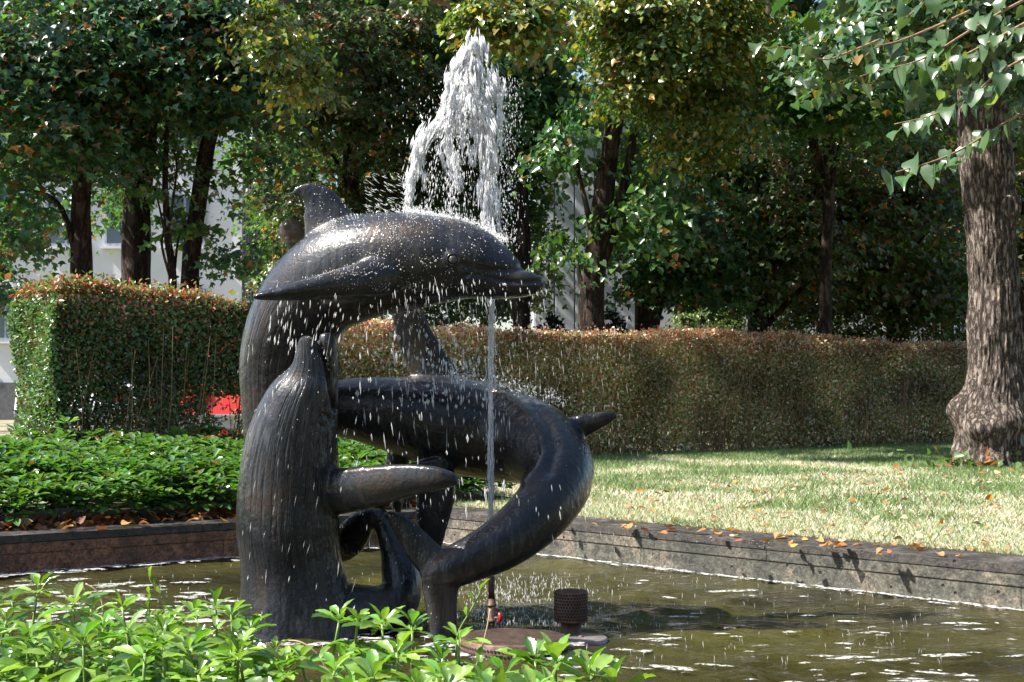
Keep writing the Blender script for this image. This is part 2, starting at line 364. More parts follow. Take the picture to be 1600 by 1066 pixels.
# ground with the pool cut out of it (a ring from the pool edge to the horizon)
def ground():
    W = 0.40
    inner = [PC + (nl + nr) * W, PR + nr * W + dr * 0.6, PN + nn * W + dr * 0.6, PL + nn * W - dl * 0.4]
    inner[0] = isect(PC + nl * W, dl, PC + nr * W, dr)
    big = [np.array([-600., 700.]), np.array([600., 700.]), np.array([600., -300.]), np.array([-600., -300.])]
    V = [(*p, LAWN) for p in inner] + [(*p, LAWN) for p in big]
    Fc = [(0, 1, 5, 4), (1, 2, 6, 5), (2, 3, 7, 6), (3, 0, 4, 7)]
    me = bpy.data.meshes.new('ground'); me.from_pydata([tuple(map(float, v)) for v in V], [], Fc)
    link('ground', me, M_GROUND, kind='structure')
    me = bpy.data.meshes.new('pool_floor'); me.from_pydata([(float(p[0]), float(p[1]), -0.35) for p in pool], [], [(3, 2, 1, 0)])
    link('pool_floor', me, M_FLOOR, kind='structure')
    # water surface, fine enough to carry ripples as real relief
    n = 240
    a = np.linspace(-0.01, 1.01, n); b = np.linspace(-0.01, 1.01, n)
    Ag, Bg = np.meshgrid(a, b)
    top = PL[None, None] * (1 - Ag[..., None]) + PC[None, None] * Ag[..., None]
    bot = PN[None, None] * (1 - Ag[..., None]) + PR[None, None] * Ag[..., None]
    XY = top * (1 - Bg[..., None]) + bot * Bg[..., None]
    X, Y = XY[..., 0], XY[..., 1]
    Z = np.zeros_like(X)
    r = np.random.default_rng(3)
    for k in range(28):
        th = r.uniform(0, 2 * np.pi); kk = r.uniform(9, 34)
        Z += 0.030 / kk * np.sin(kk * (X * np.cos(th) + Y * np.sin(th)) + r.uniform(0, 6))
    src = G(790, 965, 0)
    dd = np.hypot(X - src[0], Y - src[1]); Z += 0.006 * np.exp(-dd * 0.9) * np.sin(dd * 42)
    V = np.stack([X, Y, Z], -1).reshape(-1, 3)
    i = np.arange(n - 1)[:, None]; j = np.arange(n - 1)[None]
    q = i * n + j
    Q = np.stack([q, q + n, q + n + 1, q + 1], -1).reshape(-1, 4)
    link('pool_water', fast_mesh('pool_water', V, Q, smooth=True), M_WATER, kind='structure')
    # dark path behind the first hedge
    c0 = np.array([-3.4, 10.6]) - U * 30 + np.array([-U[1], U[0]]) * 2.0
    pts = [c0, c0 + U * 32.5, c0 + U * 32.5 + np.array([-U[1], U[0]]) * 26, c0 + np.array([-U[1], U[0]]) * 26]
    me = bpy.data.meshes.new('path'); me.from_pydata([(float(p[0]), float(p[1]), LAWN + 0.006) for p in pts], [], [(0, 1, 2, 3)])
    link('path', me, M_PATH, kind='structure')
ground()

def rim(name, label, p0, d, nrm, L, m_wall, seed, blk, trim0=0.0):
    """a low wall: courses of blocks (two lifts with a small step) and coping slabs"""
    r = random.Random(seed)
    root = thing(name, label, 'pool wall', (float(p0[0]), float(p0[1]), 0))
    ang = math.atan2(d[1], d[0])
    def run(nm, z0, z1, out0, depth, m, gap, step):
        s = trim0
        while s < L - 0.01:
            e = min(L, s + step * r.uniform(0.85, 1.15))
            if L - e < 0.5: e = L
            mid = d * ((s + e) / 2) + nrm * (out0 + depth / 2)
            mb = MB().box((mid[0], mid[1], (z0 + z1) / 2 + r.uniform(-1, 1) * 0.0015), ((e - s) / 2 - gap, depth / 2, (z1 - z0) / 2), ang)
            link(nm, mb.mesh(nm, bevel=0.003), m, root); s = e
    run('wall_block', -0.36, 0.118, 0.010, 0.36, m_wall, 0.0006, blk)
    run('upper_block', 0.119, 0.178, 0.004, 0.37, m_wall, 0.0006, blk * 1.3)
    run('coping_slab', 0.179, RIMZ, 0.0, 0.40, M_COPING, 0.0006, blk * 1.1)
    return root
rim('pool_wall', 'shaded brown algae-stained pool wall below the leafy ground-cover bed', PC + nr * 0.0, -dl, nl, float(np.linalg.norm(PC - PL)) + 0.5, M_STONE_B, 4, 1.7)
rim('pool_wall', 'sunlit grey pitted pool wall along the lawn with fallen leaves on top', PC, dr, nr, 11.0, M_STONE, 5, 2.2, -0.395)
rim('pool_wall', 'low pool wall under the bright foreground plants', PL, unit(PN - PL), nn, float(np.linalg.norm(PN - PL)), M_STONE, 6, 2.2)

# ------------------------------------------------------------------ sculpture
def px2m(d): return d / F
def body_tube(pts, n=90, seg=28, kd=1.0):
    """pts rows: px, py, depth, half-size px[, depth factor]"""
    pts = [list(p) + [kd] * (5 - len(p)) for p in pts]
    A = np.array(pts, float)
    C = np.array([P(a[0], a[1], a[2]) for a in A]); rr = A[:, 3] * A[:, 2] / F
    S = catmull(np.column_stack([C, rr, A[:, 4]]), n)
    C = S[:, :3]; rn = np.maximum(S[:, 3], 0.004); rb = rn * S[:, 4]
    V, Q = tube_rings(C, rn, rb, seg)
    m = len(V); V = np.vstack([V, C[0] - (C[1] - C[0]) * 0.3, C[-1] + (C[-1] - C[-2]) * 0.3]); j = np.arange(seg); e = (n - 1) * seg
    Fc = Q.tolist() + [(m, int((x + 1) % seg), int(x)) for x in j] + [(m + 1, int(e + x), int(e + (x + 1) % seg)) for x in j]
    return V, Fc, C, rn
def seg_dist2d(pts, a, b):
    ab = b - a; t = np.clip(((pts - a) @ ab) / (ab @ ab), 0, 1)
    return np.linalg.norm(pts - (a + t[:, None] * ab), axis=1)
def to_px(V):
    D = V - np.array([0, 0, CAMZ]); cp, sp = math.cos(PITCH), math.sin(PITCH)
    z = D[:, 1] * cp + D[:, 2] * sp; y = -D[:, 1] * sp + D[:, 2] * cp
    return np.column_stack([800 + F * D[:, 0] / z, 533 - F * y / z])
def solid(name, tubes, parent, voxel=0.009, smooth=8, groove=None, carve=(), origin=None):
    """union of closed tubes as one continuous surface, then chiselled along lines"""
    mb = MB()
    for t in tubes: mb.add(t[0], t[1])
    me = mb.mesh('raw')
    o = bpy.data.objects.new('tmp', me); COL.objects.link(o)
    bm = bmesh.new(); bm.from_mesh(me); bmesh.ops.recalc_face_normals(bm, faces=bm.faces); bm.to_mesh(me); bm.free()
    md = o.modifiers.new('r', 'REMESH'); md.mode = 'VOXEL'; md.voxel_size = voxel
    ms = o.modifiers.new('s', 'SMOOTH'); ms.factor = 0.5; ms.iterations = smooth
    dg = bpy.context.evaluated_depsgraph_get(); ev = o.evaluated_get(dg)
    m2 = bpy.data.meshes.new_from_object(ev); bpy.data.objects.remove(o); bpy.data.meshes.remove(me)
    n = len(m2.vertices); V = np.empty(n * 3, np.float32); m2.vertices.foreach_get('co', V); V = V.reshape(-1, 3).astype(float)
    Nn = np.empty(n * 3, np.float32); m2.vertices.foreach_get('normal', Nn); Nn = Nn.reshape(-1, 3)
    C, rn = tubes[0][2], tubes[0][3]
    T, Nf, Bf = frames(C); idx = np.empty(n, int)
    for s in range(0, n, 4000):
        idx[s:s + 4000] = np.argmin(((V[s:s + 4000, None] - C[None]) ** 2).sum(-1), 1)
    D = V - C[idx]; ang = np.arctan2((D * Nf[idx]).sum(1), -(D * Bf[idx]).sum(1))
    L = np.concatenate([[0], np.cumsum(np.linalg.norm(np.diff(C, axis=0), axis=1))])[idx]
    near = np.clip(1.6 - np.linalg.norm(D, axis=1) / (rn[idx] + 0.01), 0.15, 1.0)
    px = to_px(V); front = Nn[:, 1] < 0.25
    for line, width, amt in carve:
        ln = np.array(line, float); dm = np.full(n, 1e9)
        for a, b in zip(ln[:-1], ln[1:]): dm = np.minimum(dm, seg_dist2d(px, a, b))
        wgt = np.exp(-(dm / width) ** 2) * front
        V += Nn * (wgt * amt)[:, None]
    m2.vertices.foreach_set('co', V.astype(np.float32).ravel())
    g = near * 1.0 if groove is None else near * groove(px)
    for nm, arr in (('ang', ang / (2 * np.pi)), ('len', L), ('groove', g)):
        a = m2.attributes.new(nm, 'FLOAT', 'POINT'); a.data.foreach_set('value', arr.astype(np.float32))
    m2.polygons.foreach_set('use_smooth', [True] * len(m2.polygons))
    m2.materials.clear(); m2.materials.append(M_BRONZE); m2.update(); m2.name = name
    if origin is not None:
        m2.transform(Matrix.Translation(-Vector(origin)))
    return link(name, m2, None, parent)

SO = P(500, 980, 6.3); SO[2] = 0.0
sculpt = thing('animal_sculpture', 'dark wet bronze sculpture of a leaping dolphin, sea lion and whale intertwined in the pool', 'sculpture', tuple(SO))

dol = [
 body_tube([(850,446,6.20,9,.9),(836,445,6.21,16,.95),(812,442,6.22,25,.95),(790,434,6.235,37,.9),(765,423,6.25,48,.92),(735,412,6.27,59,.95),(700,407,6.30,67,.98),(650,408,6.33,75,1),(600,412,6.37,80,1),(550,423,6.42,82,1),(500,452,6.48,77,1),(463,500,6.54,73,1),(441,560,6.58,66,1),(435,630,6.60,58,1),(434,700,6.60,50,1),(440,780,6.60,42,1),(450,870,6.55,38,1),(455,985,6.5,44,1)], 130, 36),
 # beak, dorsal fin, near flipper
 body_tube([(851,447,6.20,8,.9),(838,445,6.205,16,.9),(815,442,6.21,22,1.0),(785,442,6.22,24,1.1),(745,436,6.25,26,1.2),(705,425,6.28,24,1.2)], 34, 20),
 body_tube([(520,362,6.44,48,.45),(508,335,6.44,36,.36),(499,316,6.44,29,.30),(485,303,6.44,20,.28),(468,299,6.44,10,.3),(455,303,6.44,3,.4)], 36, 20),
 body_tube([(665,424,6.34,26,1.0),(625,428,6.24,31,1.0),(585,434,6.15,31,.9),(550,441,6.08,27,.9),(513,447,6.02,22,1.0),(470,454,5.97,16,1.3),(430,460,5.94,10,1.6),(404,463,5.92,6,1.8),(395,464,5.915,3,1.8)], 40, 20),
]
mouth = [(727,432),(735,428),(752,431),(774,436),(791,440),(817,441.5),(844,439),(856,439)]
crease = [(722,413),(739,420),(765,423.5),(791,422.5),(804,419),(818,418)]
dolphin = solid('dolphin_body', dol, sculpt, 0.0078, 5, lambda px: np.where(px[:, 1] > 440, np.clip((500 - px[:, 0]) / 60, 0, 1), 0.0) + 0.5 * ((px[:, 1] < 345) & (px[:, 0] < 530)),
   [(mouth, 2.6, -0.011), (crease, 5.0, -0.013), ([(735,436),(770,443),(800,447),(840,446)], 5, 0.004),
    ([(690,470),(640,470),(560,468),(500,469)], 5, -0.012), ([(718,404),(716,414),(708,419),(699,417),(695,406),(700,397),(710,395),(718,404)], 3.0, 0.008)], SO)
dolphin['label'] = 'leaping dolphin arched over the others, head to the right'
eyem = MB(); ec = P(708, 406, 6.10)
ico = bmesh.new(); bmesh.ops.create_icosphere(ico, subdivisions=3, radius=1.0)
ICO_V = np.array([v.co[:] for v in ico.verts]); ICO_F = [[v.index for v in f.verts] for f in ico.faces]; ico.free()
def eye(px, py, d, r, parent):
    c = P(px, py, d) - SO
    e = link('eye', MB().add(ICO_V * np.array([r, r * .6, r]) + c, ICO_F).mesh('eye', True), M_BRONZE_EYE, parent)
    th = np.linspace(0, 2 * np.pi, 25); ring = c[None] + np.stack([np.cos(th) * r * 1.28, np.full(25, -0.004), np.sin(th) * r * 1.2], -1)
    link('eyelid', MB().add(*tube(ring, r * 0.22, 8, np.array([0, 1., 0]), False)).mesh('eyelid', True), M_BRONZE, e)
    return e
eye(708, 406, 6.117, 0.021, dolphin)

seal_t = [
 body_tube([(478,525,6.14,7,.9),(479,534,6.14,14,.9),(482,552,6.15,22,.95),(484,572,6.16,30,.95),(481,600,6.18,47,.95),(468,640,6.2,61,.95),(457,690,6.22,72,.95),(452,750,6.23,78,.95),(450,820,6.23,80,.95),(455,880,6.23,78,.95),(462,930,6.24,88,.95),(470,1000,6.25,106,.95)], 100, 36),
 body_tube([(508,521,6.15,9,.9),(511,536,6.15,15,.9),(513,562,6.16,15,.9),(513,600,6.18,16,.9),(507,650,6.19,22,1.1),(498,690,6.2,30,1.3)], 40, 18),       # lower jaw
 body_tube([(455,768,6.30,36,.9),(500,769,6.22,38,.75),(535,767,6.13,36,.62),(582,760,6.03,33,.55),(630,752,5.96,27,.55),(675,748,5.90,20,.6),(703,750,5.885,13,.7),(716,753,5.88,5,.8)], 50, 20),  # flipper
 body_tube([(470,965,6.25,60,1.2),(540,962,6.27,50,1.2),(595,955,6.3,42,1.2),(626,928,6.33,33,1.2),(624,885,6.36,29,1.1),(611,848,6.38,20,1.1),(596,815,6.39,14,1.2),(582,806,6.40,14,1.2)], 60, 20),  # tail
 body_tube([(600,806,6.36,11,1.4),(575,812,6.40,18,1.0),(556,830,6.45,25,.7),(545,850,6.5,24,.6),(538,868,6.54,14,.5),(536,878,6.56,4,.5)], 40, 18),   # tail flipper
]
gap = [(494,530),(503,548),(511,566),(514,590),(518,615),(524,640)]
seal = solid('sea_lion_body', seal_t, sculpt, 0.0078, 4, lambda px: np.clip((905 - px[:, 1]) / 40, 0.15, 1.0) * np.where(px[:, 0] > 535, 0.35, 1.25),
   [(gap, 2.8, -0.030), ([(500,665),(508,669),(515,660),(512,650),(503,649),(499,657),(500,665)], 2.2, -0.006),
    ([(530,738),(575,733),(640,729),(680,733),(708,742)], 4, 0.004)], SO)
seal['label'] = 'sea lion rearing up with open mouth and one flipper out'
for k, (x, y) in enumerate([(504,529),(509,534),(513,540),(508,541)]):
    link('whisker_pit', MB().add(ICO_V * 0.006 + (P(x, y, 6.125) - SO), ICO_F).mesh('whisker_pit', True), M_HOLE, seal)
for k, (x, y) in enumerate([(507,553),(510,561),(512,569),(514,578)]):
    link('tooth', MB().add(ICO_V * 0.007 + (P(x, y, 6.125) - SO), ICO_F).mesh('tooth', True), M_BRONZE_EYE, seal)

orca_t = [
 body_tube([(440,650,6.78,14,.9),(470,645,6.80,34,.95),(540,638,6.82,46,.95),(620,648,6.83,60,.95),(700,662,6.84,75,.95),(775,677,6.80,74,.9),(838,695,6.68,66,.95),(875,738,6.48,54,1.0),(850,792,6.30,49,1.0),(795,842,6.18,43,1.0),(740,872,6.12,36,1.0),(692,892,6.10,30,1.0),(660,905,6.10,14,1.0)], 130, 36),
 body_tube([(690,620,6.84,44,.5),(672,575,6.84,34,.36),(650,530,6.84,29,.3),(635,490,6.84,24,.3),(618,460,6.84,15,.3),(602,445,6.84,4,.3)], 40, 20),   # tall dorsal fin
 body_tube([(868,690,6.62,26,.7),(905,668,6.62,20,.55),(935,657,6.60,14,.55),(955,651,6.59,9,.6),(964,650,6.585,4,.8)], 36, 18),
 body_tube([(672,720,6.72,36,.6),(680,770,6.70,32,.42),(676,810,6.69,27,.38),(674,850,6.68,18,.4),(674,880,6.68,8,.5)], 40, 18),  # hanging flipper
 body_tube([(625,700,6.95,20,.7),(618,750,6.98,17,.6),(620,790,7.0,10,.6),(624,802,7.0,4,.6)], 30, 16),
 body_tube([(695,895,6.10,26,.9),(668,870,6.10,26,.55),(645,842,6.10,22,.42),(626,820,6.10,17,.4),(612,806,6.10,9,.5),(605,800,6.10,4,.6)], 40, 18),  # upper fluke
 body_tube([(690,885,6.10,28,.9),(688,915,6.10,29,.7),(690,950,6.10,25,.6),(693,990,6.10,22,.6),(694,1030,6.10,22,.6)], 40, 18),  # lower fluke
]
orca = solid('whale_body', orca_t, sculpt, 0.0085, 5, lambda px: np.full(len(px), 0.12),
   [([(775,610),(800,624),(821,642),(838,664),(848,686),(852,712),(840,735),(822,754)], 7, 0.016), ([(790,606),(835,632),(858,665),(868,700),(858,735)], 8, -0.014)], SO)
orca['label'] = 'curled whale with tall dorsal fin and its tail resting in the water'

# ------------------------------------------------------------------ jet pipe, valve, strainers
jx = P(768, 940, 6.5)
t = thing('jet_pipe', 'thin upright rusty nozzle pipe with a red valve handle in the water', 'pipe', (jx[0], 6.5, 0))
link('pipe', MB().tube([(0, 0, -0.35), (0, 0, 0.11)], 0.017, 14).tube([(0, 0, 0.10), (0, 0, 0.21)], 0.0145, 14).mesh('pipe', True), M_RUST, t)
for za, zb, cr in ((0.0, 0.02, 0.024), (0.075, 0.085, 0.021)): link('collar', MB().tube([(0, 0, za), (0, 0, zb)], cr, 14).mesh('collar', True), M_RUST, t)
h = link('valve_handle', MB().tube([(0.01, -0.01, 0.025), (0.036, -0.02, 0.025)], 0.006, 8).mesh('valve_stem', True), M_RUST, t)
link('handle_wing', MB().tube([(0.036, -0.02, 0.0), (0.041, -0.022, 0.025), (0.036, -0.02, 0.05)], [0.006, 0.009, 0.006], 8).mesh('handle_wing', True), M_RED, h)

def holes_cyl(r, z0, z1, nrow, ncol, rad):
    mb = MB()
    for a in range(nrow):
        z = z0 + (z1 - z0) * (a + .5) / nrow
        for b in range(ncol):
            th = 2 * math.pi * (b + .5 * (a % 2)) / ncol
            if math.sin(th) > 0.35: continue
            c = np.array([r * math.cos(th), r * math.sin(th), z]); tt = np.array([-math.sin(th), math.cos(th), 0]); nz = np.array([math.cos(th), math.sin(th), 0])
            q = [c + nz * 0.0012 + (tt * math.cos(k) + np.array([0, 0, 1]) * math.sin(k)) * rad for k in np.linspace(0, 2 * np.pi, 7)[:-1]]
            mb.add(q, [tuple(range(6))])
    return mb
g0 = G(803, 995, 0.06)
t = thing('strainer_plate', 'large round perforated rusty grate lying low in the water', 'grate', (g0[0], g0[1], 0))
GR = 0.218
link('plate', MB().add(*lathe([(0.0, 0.056), (GR * .6, 0.060), (GR - .006, 0.060), (GR, 0.055), (GR, -0.02), (GR - .01, -0.3)], 64)).mesh('plate', True), M_RUST, t)
link('rim_holes', holes_cyl(GR, 0.006, 0.046, 2, 90, 0.0058).mesh('rim_holes'), M_HOLE, t, 'stuff')
mb = MB()
for i in range(-15, 16):
    for j in range(-15, 16):
        x = (i + .5 * (j % 2)) * 0.0135; y = j * 0.0125
        if x * x + y * y < (GR - .012) ** 2:
            mb.add([(x + 0.0042 * math.cos(k), y + 0.0042 * math.sin(k), 0.0612) for k in np.linspace(0, 2 * np.pi, 7)[:-1]], [tuple(range(6))])
link('top_holes', mb.mesh('top_holes'), M_HOLE, t, 'stuff')
c0 = G(892, 988, 0.015)
t = thing('intake_strainer', 'small perforated steel drum on a short stem beside the round grate', 'strainer', (c0[0], c0[1], 0))
link('stem', MB().tube([(0, 0, -0.3), (0, 0, 0.07)], 0.044, 20).mesh('stem', True), M_RUST, t)
link('drum', MB().add(*lathe([(0.0, 0.062), (0.071, 0.064), (0.072, 0.068), (0.072, 0.190), (0.069, 0.193), (0.064, 0.190), (0.0, 0.176)], 40)).mesh('drum', True), M_RUST, t)
link('drum_holes', holes_cyl(0.072, 0.070, 0.188, 9, 34, 0.0052).mesh('drum_holes'), M_HOLE, t, 'stuff')
c1 = G(908, 996, 0.012)
t = thing('drain_cover', 'flat round grey cover plate next to the perforated drum', 'cover', (c1[0], c1[1], 0))
link('disc', MB().add(*lathe([(0.0, 0.014), (0.105, 0.014), (0.112, 0.010), (0.112, -0.02), (0.05, -0.34)], 48)).mesh('disc', True), simple('wet_cover', (0.17, 0.15, 0.15), 0.35, 0.2, 30, 0.4), t)
link('centre_bolt', MB().add(*lathe([(0.0, 0.020), (0.010, 0.020), (0.012, 0.014)], 12)).mesh('centre_bolt', True), M_RUST, t)
#@@FOLIAGE@@
# ------------------------------------------------------------------ leaf builders
def leaf_template(kind):
    """2-D leaf outline (x across, y from stalk to tip), a little folded; returns verts and triangles"""
    if kind == 'maple':
        o = [(0,0),(.32,.10),(.58,.42),(.20,.50),(0,1.0),(-.20,.50),(-.58,.42),(-.32,.10)]
    elif kind == 'lime':
        o = [(0,.06),(.28,-.02),(.48,.26),(.34,.62),(0,1.08),(-.34,.62),(-.48,.26),(-.28,-.02)]
    elif kind == 'limebig':
        o = [(0,0.06),(.22,-.02),(.44,.12),(.47,.36),(.34,.64),(.14,.86),(0,1.08),(-.14,.86),(-.34,.64),(-.47,.36),(-.44,.12),(-.22,-.02)]
    elif kind == 'gcover':
        o = [(0,0),(.08,.30),(.21,.60),(.15,.84),(0,1.0),(-.15,.84),(-.21,.60),(-.08,.30)]
    elif kind == 'small':
        o = [(0,0),(.26,.35),(.20,.75),(0,1.0),(-.20,.75),(-.26,.35)]
    else:   # diamond
        o = [(0,0),(.30,.5),(0,1.0),(-.30,.5)]
    o = np.array(o, float)
    if kind == 'limebig':
        pts = np.vstack([o, [[0, .45]]]); n = len(o); T = np.array([(n, i, (i + 1) % n) for i in range(n)])
    else:
        pts = o; T = np.array([(0, i, i + 1) for i in range(1, len(o) - 1)])
    return np.column_stack([pts, np.abs(pts[:, 0]) * 0.32 - 0.2 * (pts[:, 1] - .3) ** 2]), T
TPL = {k: leaf_template(k) for k in ('maple', 'lime', 'limebig', 'gcover', 'small', 'diamond')}
def leaves_mesh(name, pos, tip, nrm, size, cols, kind):
    """leaves at pos, tips towards tip, upper side towards nrm"""
    tv, tt = TPL[kind]
    y = unit(tip); z = nrm - (nrm * y).sum(1)[:, None] * y; z = unit(z); x = np.cross(y, z)
    V = pos[:, None] + size[:, None, None] * (x[:, None] * tv[None, :, 0, None] + y[:, None] * tv[None, :, 1, None] + z[:, None] * tv[None, :, 2, None])
    n = len(pos); k = len(tv)
    Fc = (tt[None] + (np.arange(n) * k)[:, None, None]).reshape(-1, 3)
    return fast_mesh(name, V.reshape(-1, 3), Fc, np.repeat(cols, k, 0))
def pal(n, base, var=0.3, extra=(), r=rng):
    """n leaf colours round base; extra = (colour, share)"""
    c = np.array(base)[None] * (1 + var * r.uniform(-1, 1, (n, 1))) * (1 + 0.15 * r.uniform(-1, 1, (n, 3)))
    u = r.random(n); s = 0
    for col, sh in extra:
        k = (u >= s) & (u < s + sh); c[k] = np.array(col) * (1 + 0.3 * r.uniform(-1, 1, (k.sum(), 1))); s += sh
    return np.clip(c, 0.002, 0.95)
def sphere_dirs(n, r=rng): return unit(r.normal(size=(n, 3)))

def crown_points(ells, r):
    """clusters of leaves on layered, drooping sprays inside the given ellipsoids.
       ell: (centre, radii, n_clusters, leaves per cluster, leaf size, cluster radius)"""
    Pp, Tt, Nn, Ss, Cl = [], [], [], [], []; cid = 0; cents = []
    for c, rad, nc, nlv, ls, cr in ells:
        c = np.array(c); rad = np.array(rad)
        d = sphere_dirs(nc, r); rr = r.uniform(0.35, 1.0, (nc, 1)) ** 0.55
        cc = c + d * rr * rad
        for q, dq in zip(cc, d):
            out = unit(np.array([dq[0], dq[1], 0.0]) + 1e-3); n = max(4, int(nlv * r.uniform(.5, 1.4)))
            side = np.array([-out[1], out[0], 0]); drop = r.uniform(0.15, 0.7)
            a = r.normal(0, .55, n); b = r.normal(0, .55, n)
            p = q + (out * a[:, None] + side * b[:, None]) * cr
            p[:, 2] += r.normal(0, .16, n) * cr - drop * a * cr * .8 - 0.25 * cr * (a * a + b * b)
            tip = out * (0.5 + r.normal(0, .55, (n, 1))) + side * r.normal(0, .6, (n, 1)) + np.array([0, 0, -0.55])
            nm = np.array([0, 0, .75]) + out * 0.8 + r.normal(0, .40, (n, 3))
            Pp.append(p); Tt.append(tip); Nn.append(nm); Ss.append(ls * r.uniform(.6, 1.25, n)); Cl.append(np.full(n, cid)); cid += 1
        cents.append(cc)
    return np.vstack(Pp), np.vstack(Tt), np.vstack(Nn), np.concatenate(Ss), np.concatenate(Cl), np.vstack(cents)

def trunk_mesh(path, radii, r, burl=0.0, seg=18):
    C = catmull(np.column_stack([path, radii]), max(16, len(path) * 7)); rr = C[:, 3]; C = C[:, :3]
    V, Q = tube_rings(C, rr, rr, seg, np.array([0., 1., 0.]))
    W = V.copy()
    for i in range(len(V)):
        c = C[i // seg]; d = V[i] - c
        k = mnoise.noise(Vector(V[i] * 2.3)) * 0.10 + mnoise.noise(Vector((V[i][0] * 7, V[i][1] * 7, V[i][2] * 2))) * 0.06
        W[i] = c + d * (1 + k)
    return W, Q

def tree(name, label, base, path_px, w_px, d, ells, seed, colors, kind='maple', m_leaf=None, group=None, bark=None, nlimb=7, extra_limbs=(), thin_above=None):
    """path_px: trunk as pixels at depth d (first is lifted to the ground)"""
    r = np.random.default_rng(seed)
    pts = [P(x, y, d) for x, y in path_px]; rad = [max(.02, ww * .5 * d / F) for ww in w_px]
    b = pts[0].copy(); b[2] = LAWN - 0.15
    pts = [b] + pts; rad = [rad[0] * 1.25] + rad
    root = thing(name, label, 'tree', (b[0], b[1], LAWN), group)
    o = np.array([b[0], b[1], LAWN])
    V, Q = trunk_mesh(np.array(pts), np.array(rad), r)
    tr = link('trunk', fast_mesh('trunk', rel(V, o), Q, smooth=True), bark or M_BARK, root)
    for lp, lw in extra_limbs:
        C = catmull(np.array([P(*q) if len(q) == 3 else P(q[0], q[1], d) for q in lp]), 24); ww = np.linspace(lw[0], lw[1], 24) * .5 * d / F
        link('branch', fast_mesh('branch', *[f(x) for f, x in zip((lambda v: rel(v, o), lambda q: q), tube(C, ww, 10))], smooth=True), bark or M_BARK, root)
    E = []
    for e in ells:
        if len(e) == 8: px, py, dd, rx, ry, rd, nc, nlv = e; ls, cr = 0.118, 0.5; nlv = int(nlv * 1.35)
        else: px, py, dd, rx, ry, rd, nc, nlv, ls, cr = e
        E.append((P(px, py, dd), (rx * dd / F, rd, ry * dd / F), nc, nlv, ls, cr))
    Pp, Tt, Nn, Ss, Cl, cents = crown_points(E, r)
    if isinstance(colors, list):
        cb = np.concatenate([np.full(e[2], i) for i, e in enumerate(E)])[Cl]; cols = np.zeros((len(Pp), 3))
        for i, cc in enumerate(colors): k = cb == i; cols[k] = pal(int(k.sum()), *cc, r)
    else: cols = pal(len(Pp), *colors, r)
    cv = r.uniform(.75, 1.25, Cl.max() + 1)[Cl]; cols *= cv[:, None]
    link('crown', leaves_mesh('crown', rel(Pp, o), Tt, Nn, Ss, cols, kind), m_leaf or M_MAPLE, root, 'stuff')
    top = np.array(pts[-1]); mid = np.array(pts)
    sel = cents[r.permutation(len(cents))[:nlimb * 3]]
    sel = sel[np.argsort(sel[:, 2])][:nlimb * 3:3]
    for c in sel:
        k = np.argmin(np.linalg.norm(mid[1:] - (c - np.array([0, 0, 1.2])), axis=1)) + 1
        s = mid[k]
        if np.linalg.norm(c - s) > 7: continue
        m_ = (s + c) / 2 + np.array([0, 0, 0.35]) + r.normal(0, .12, 3)
        C = catmull(np.array([s, m_, c]), 12)
        V, Q = tube(C, np.linspace(min(0.07, rad[-1] * .8), 0.012, 12), 7)
        link('branch', fast_mesh('branch', rel(V, o), Q, smooth=True), bark or M_BARK, root)
    return root

DK = ((0.048, 0.118, 0.062), .35, (((0.34, 0.13, 0.04), .05), ((0.14, 0.09, 0.045), .06), ((0.09, 0.17, 0.04), .22)))       # dark maple, rusty edges
GR_ = ((0.060, 0.140, 0.045), .35, (((0.13, 0.21, 0.04), .25), ((0.28, 0.14, 0.03), .015)))                                    # fresh green
YL = ((0.150, 0.180, 0.034), .35, (((0.30, 0.23, 0.04), .15), ((0.07, 0.14, 0.035), .35), ((0.34, 0.14, 0.03), .02)))           # yellowing
BR = ((0.090, 0.125, 0.062), .4, (((0.32, 0.13, 0.035), .05), ((0.13, 0.085, 0.04), .2), ((0.08, 0.16, 0.04), .2)))              # browning
gT = 'trees behind the hedges'
# up high (out of view) crowns use coarser leaves: they only shade what is below
def top(px, py, d, rx, ry, rd, nc=70): return (px, py, d, rx, ry, rd, int(nc * .26), 40, 0.30, 0.9)
tree('maple_tree', 'maple with dark straight trunk at the end of the green clipped hedge', None, [(128,440),(126,330),(132,200),(120,60),(110,-200)], [34,30,26,22,16], 20,
     [(50,160,19.2,120,130,1.6,82,75),(140,60,19.5,130,110,1.8,66,75),(20,330,19.5,50,60,1.0,16,60),(150,230,20.5,80,40,1.2,14,60), top(100,-300,20,420,300,4.2)], 11, DK, group=gT)
tree('maple_tree', 'thick-trunked maple next to the thin sapling, behind the clipped hedge', None, [(212,440),(214,330),(226,220),(232,80),(240,-200)], [46,42,36,30,20], 21.5,
     [(235,70,20,140,110,1.6,90,75),(185,300,22,50,40,1.2,9,60),(240,170,22,80,40,1.4,18,60), top(240,-320,21.5,400,300,4.0)], 12, DK, group=gT)
tree('maple_sapling', 'thin dark sapling between two maple trunks', None, [(270,450),(262,370),(258,280),(262,180)], [13,11,9,6], 20.5,
     [(262,250,20.6,60,50,.8,6,40,.13,.4),(300,330,20.6,50,50,.8,6,40,.13,.35)], 13, GR_, group=gT, nlimb=4)
tree('maple_tree', 'maple with slender trunk leaning towards the dolphin fin', None, [(296,460),(304,360),(322,240),(342,140),(352,-100)], [30,27,24,20,14], 21,
     [(350,80,20,120,120,1.6,85,75),(420,240,22,40,50,1.0,7,50),(370,400,21.5,40,30,.8,4,45), top(380,-300,21,360,260,3.8)], 14, DK, group=gT)
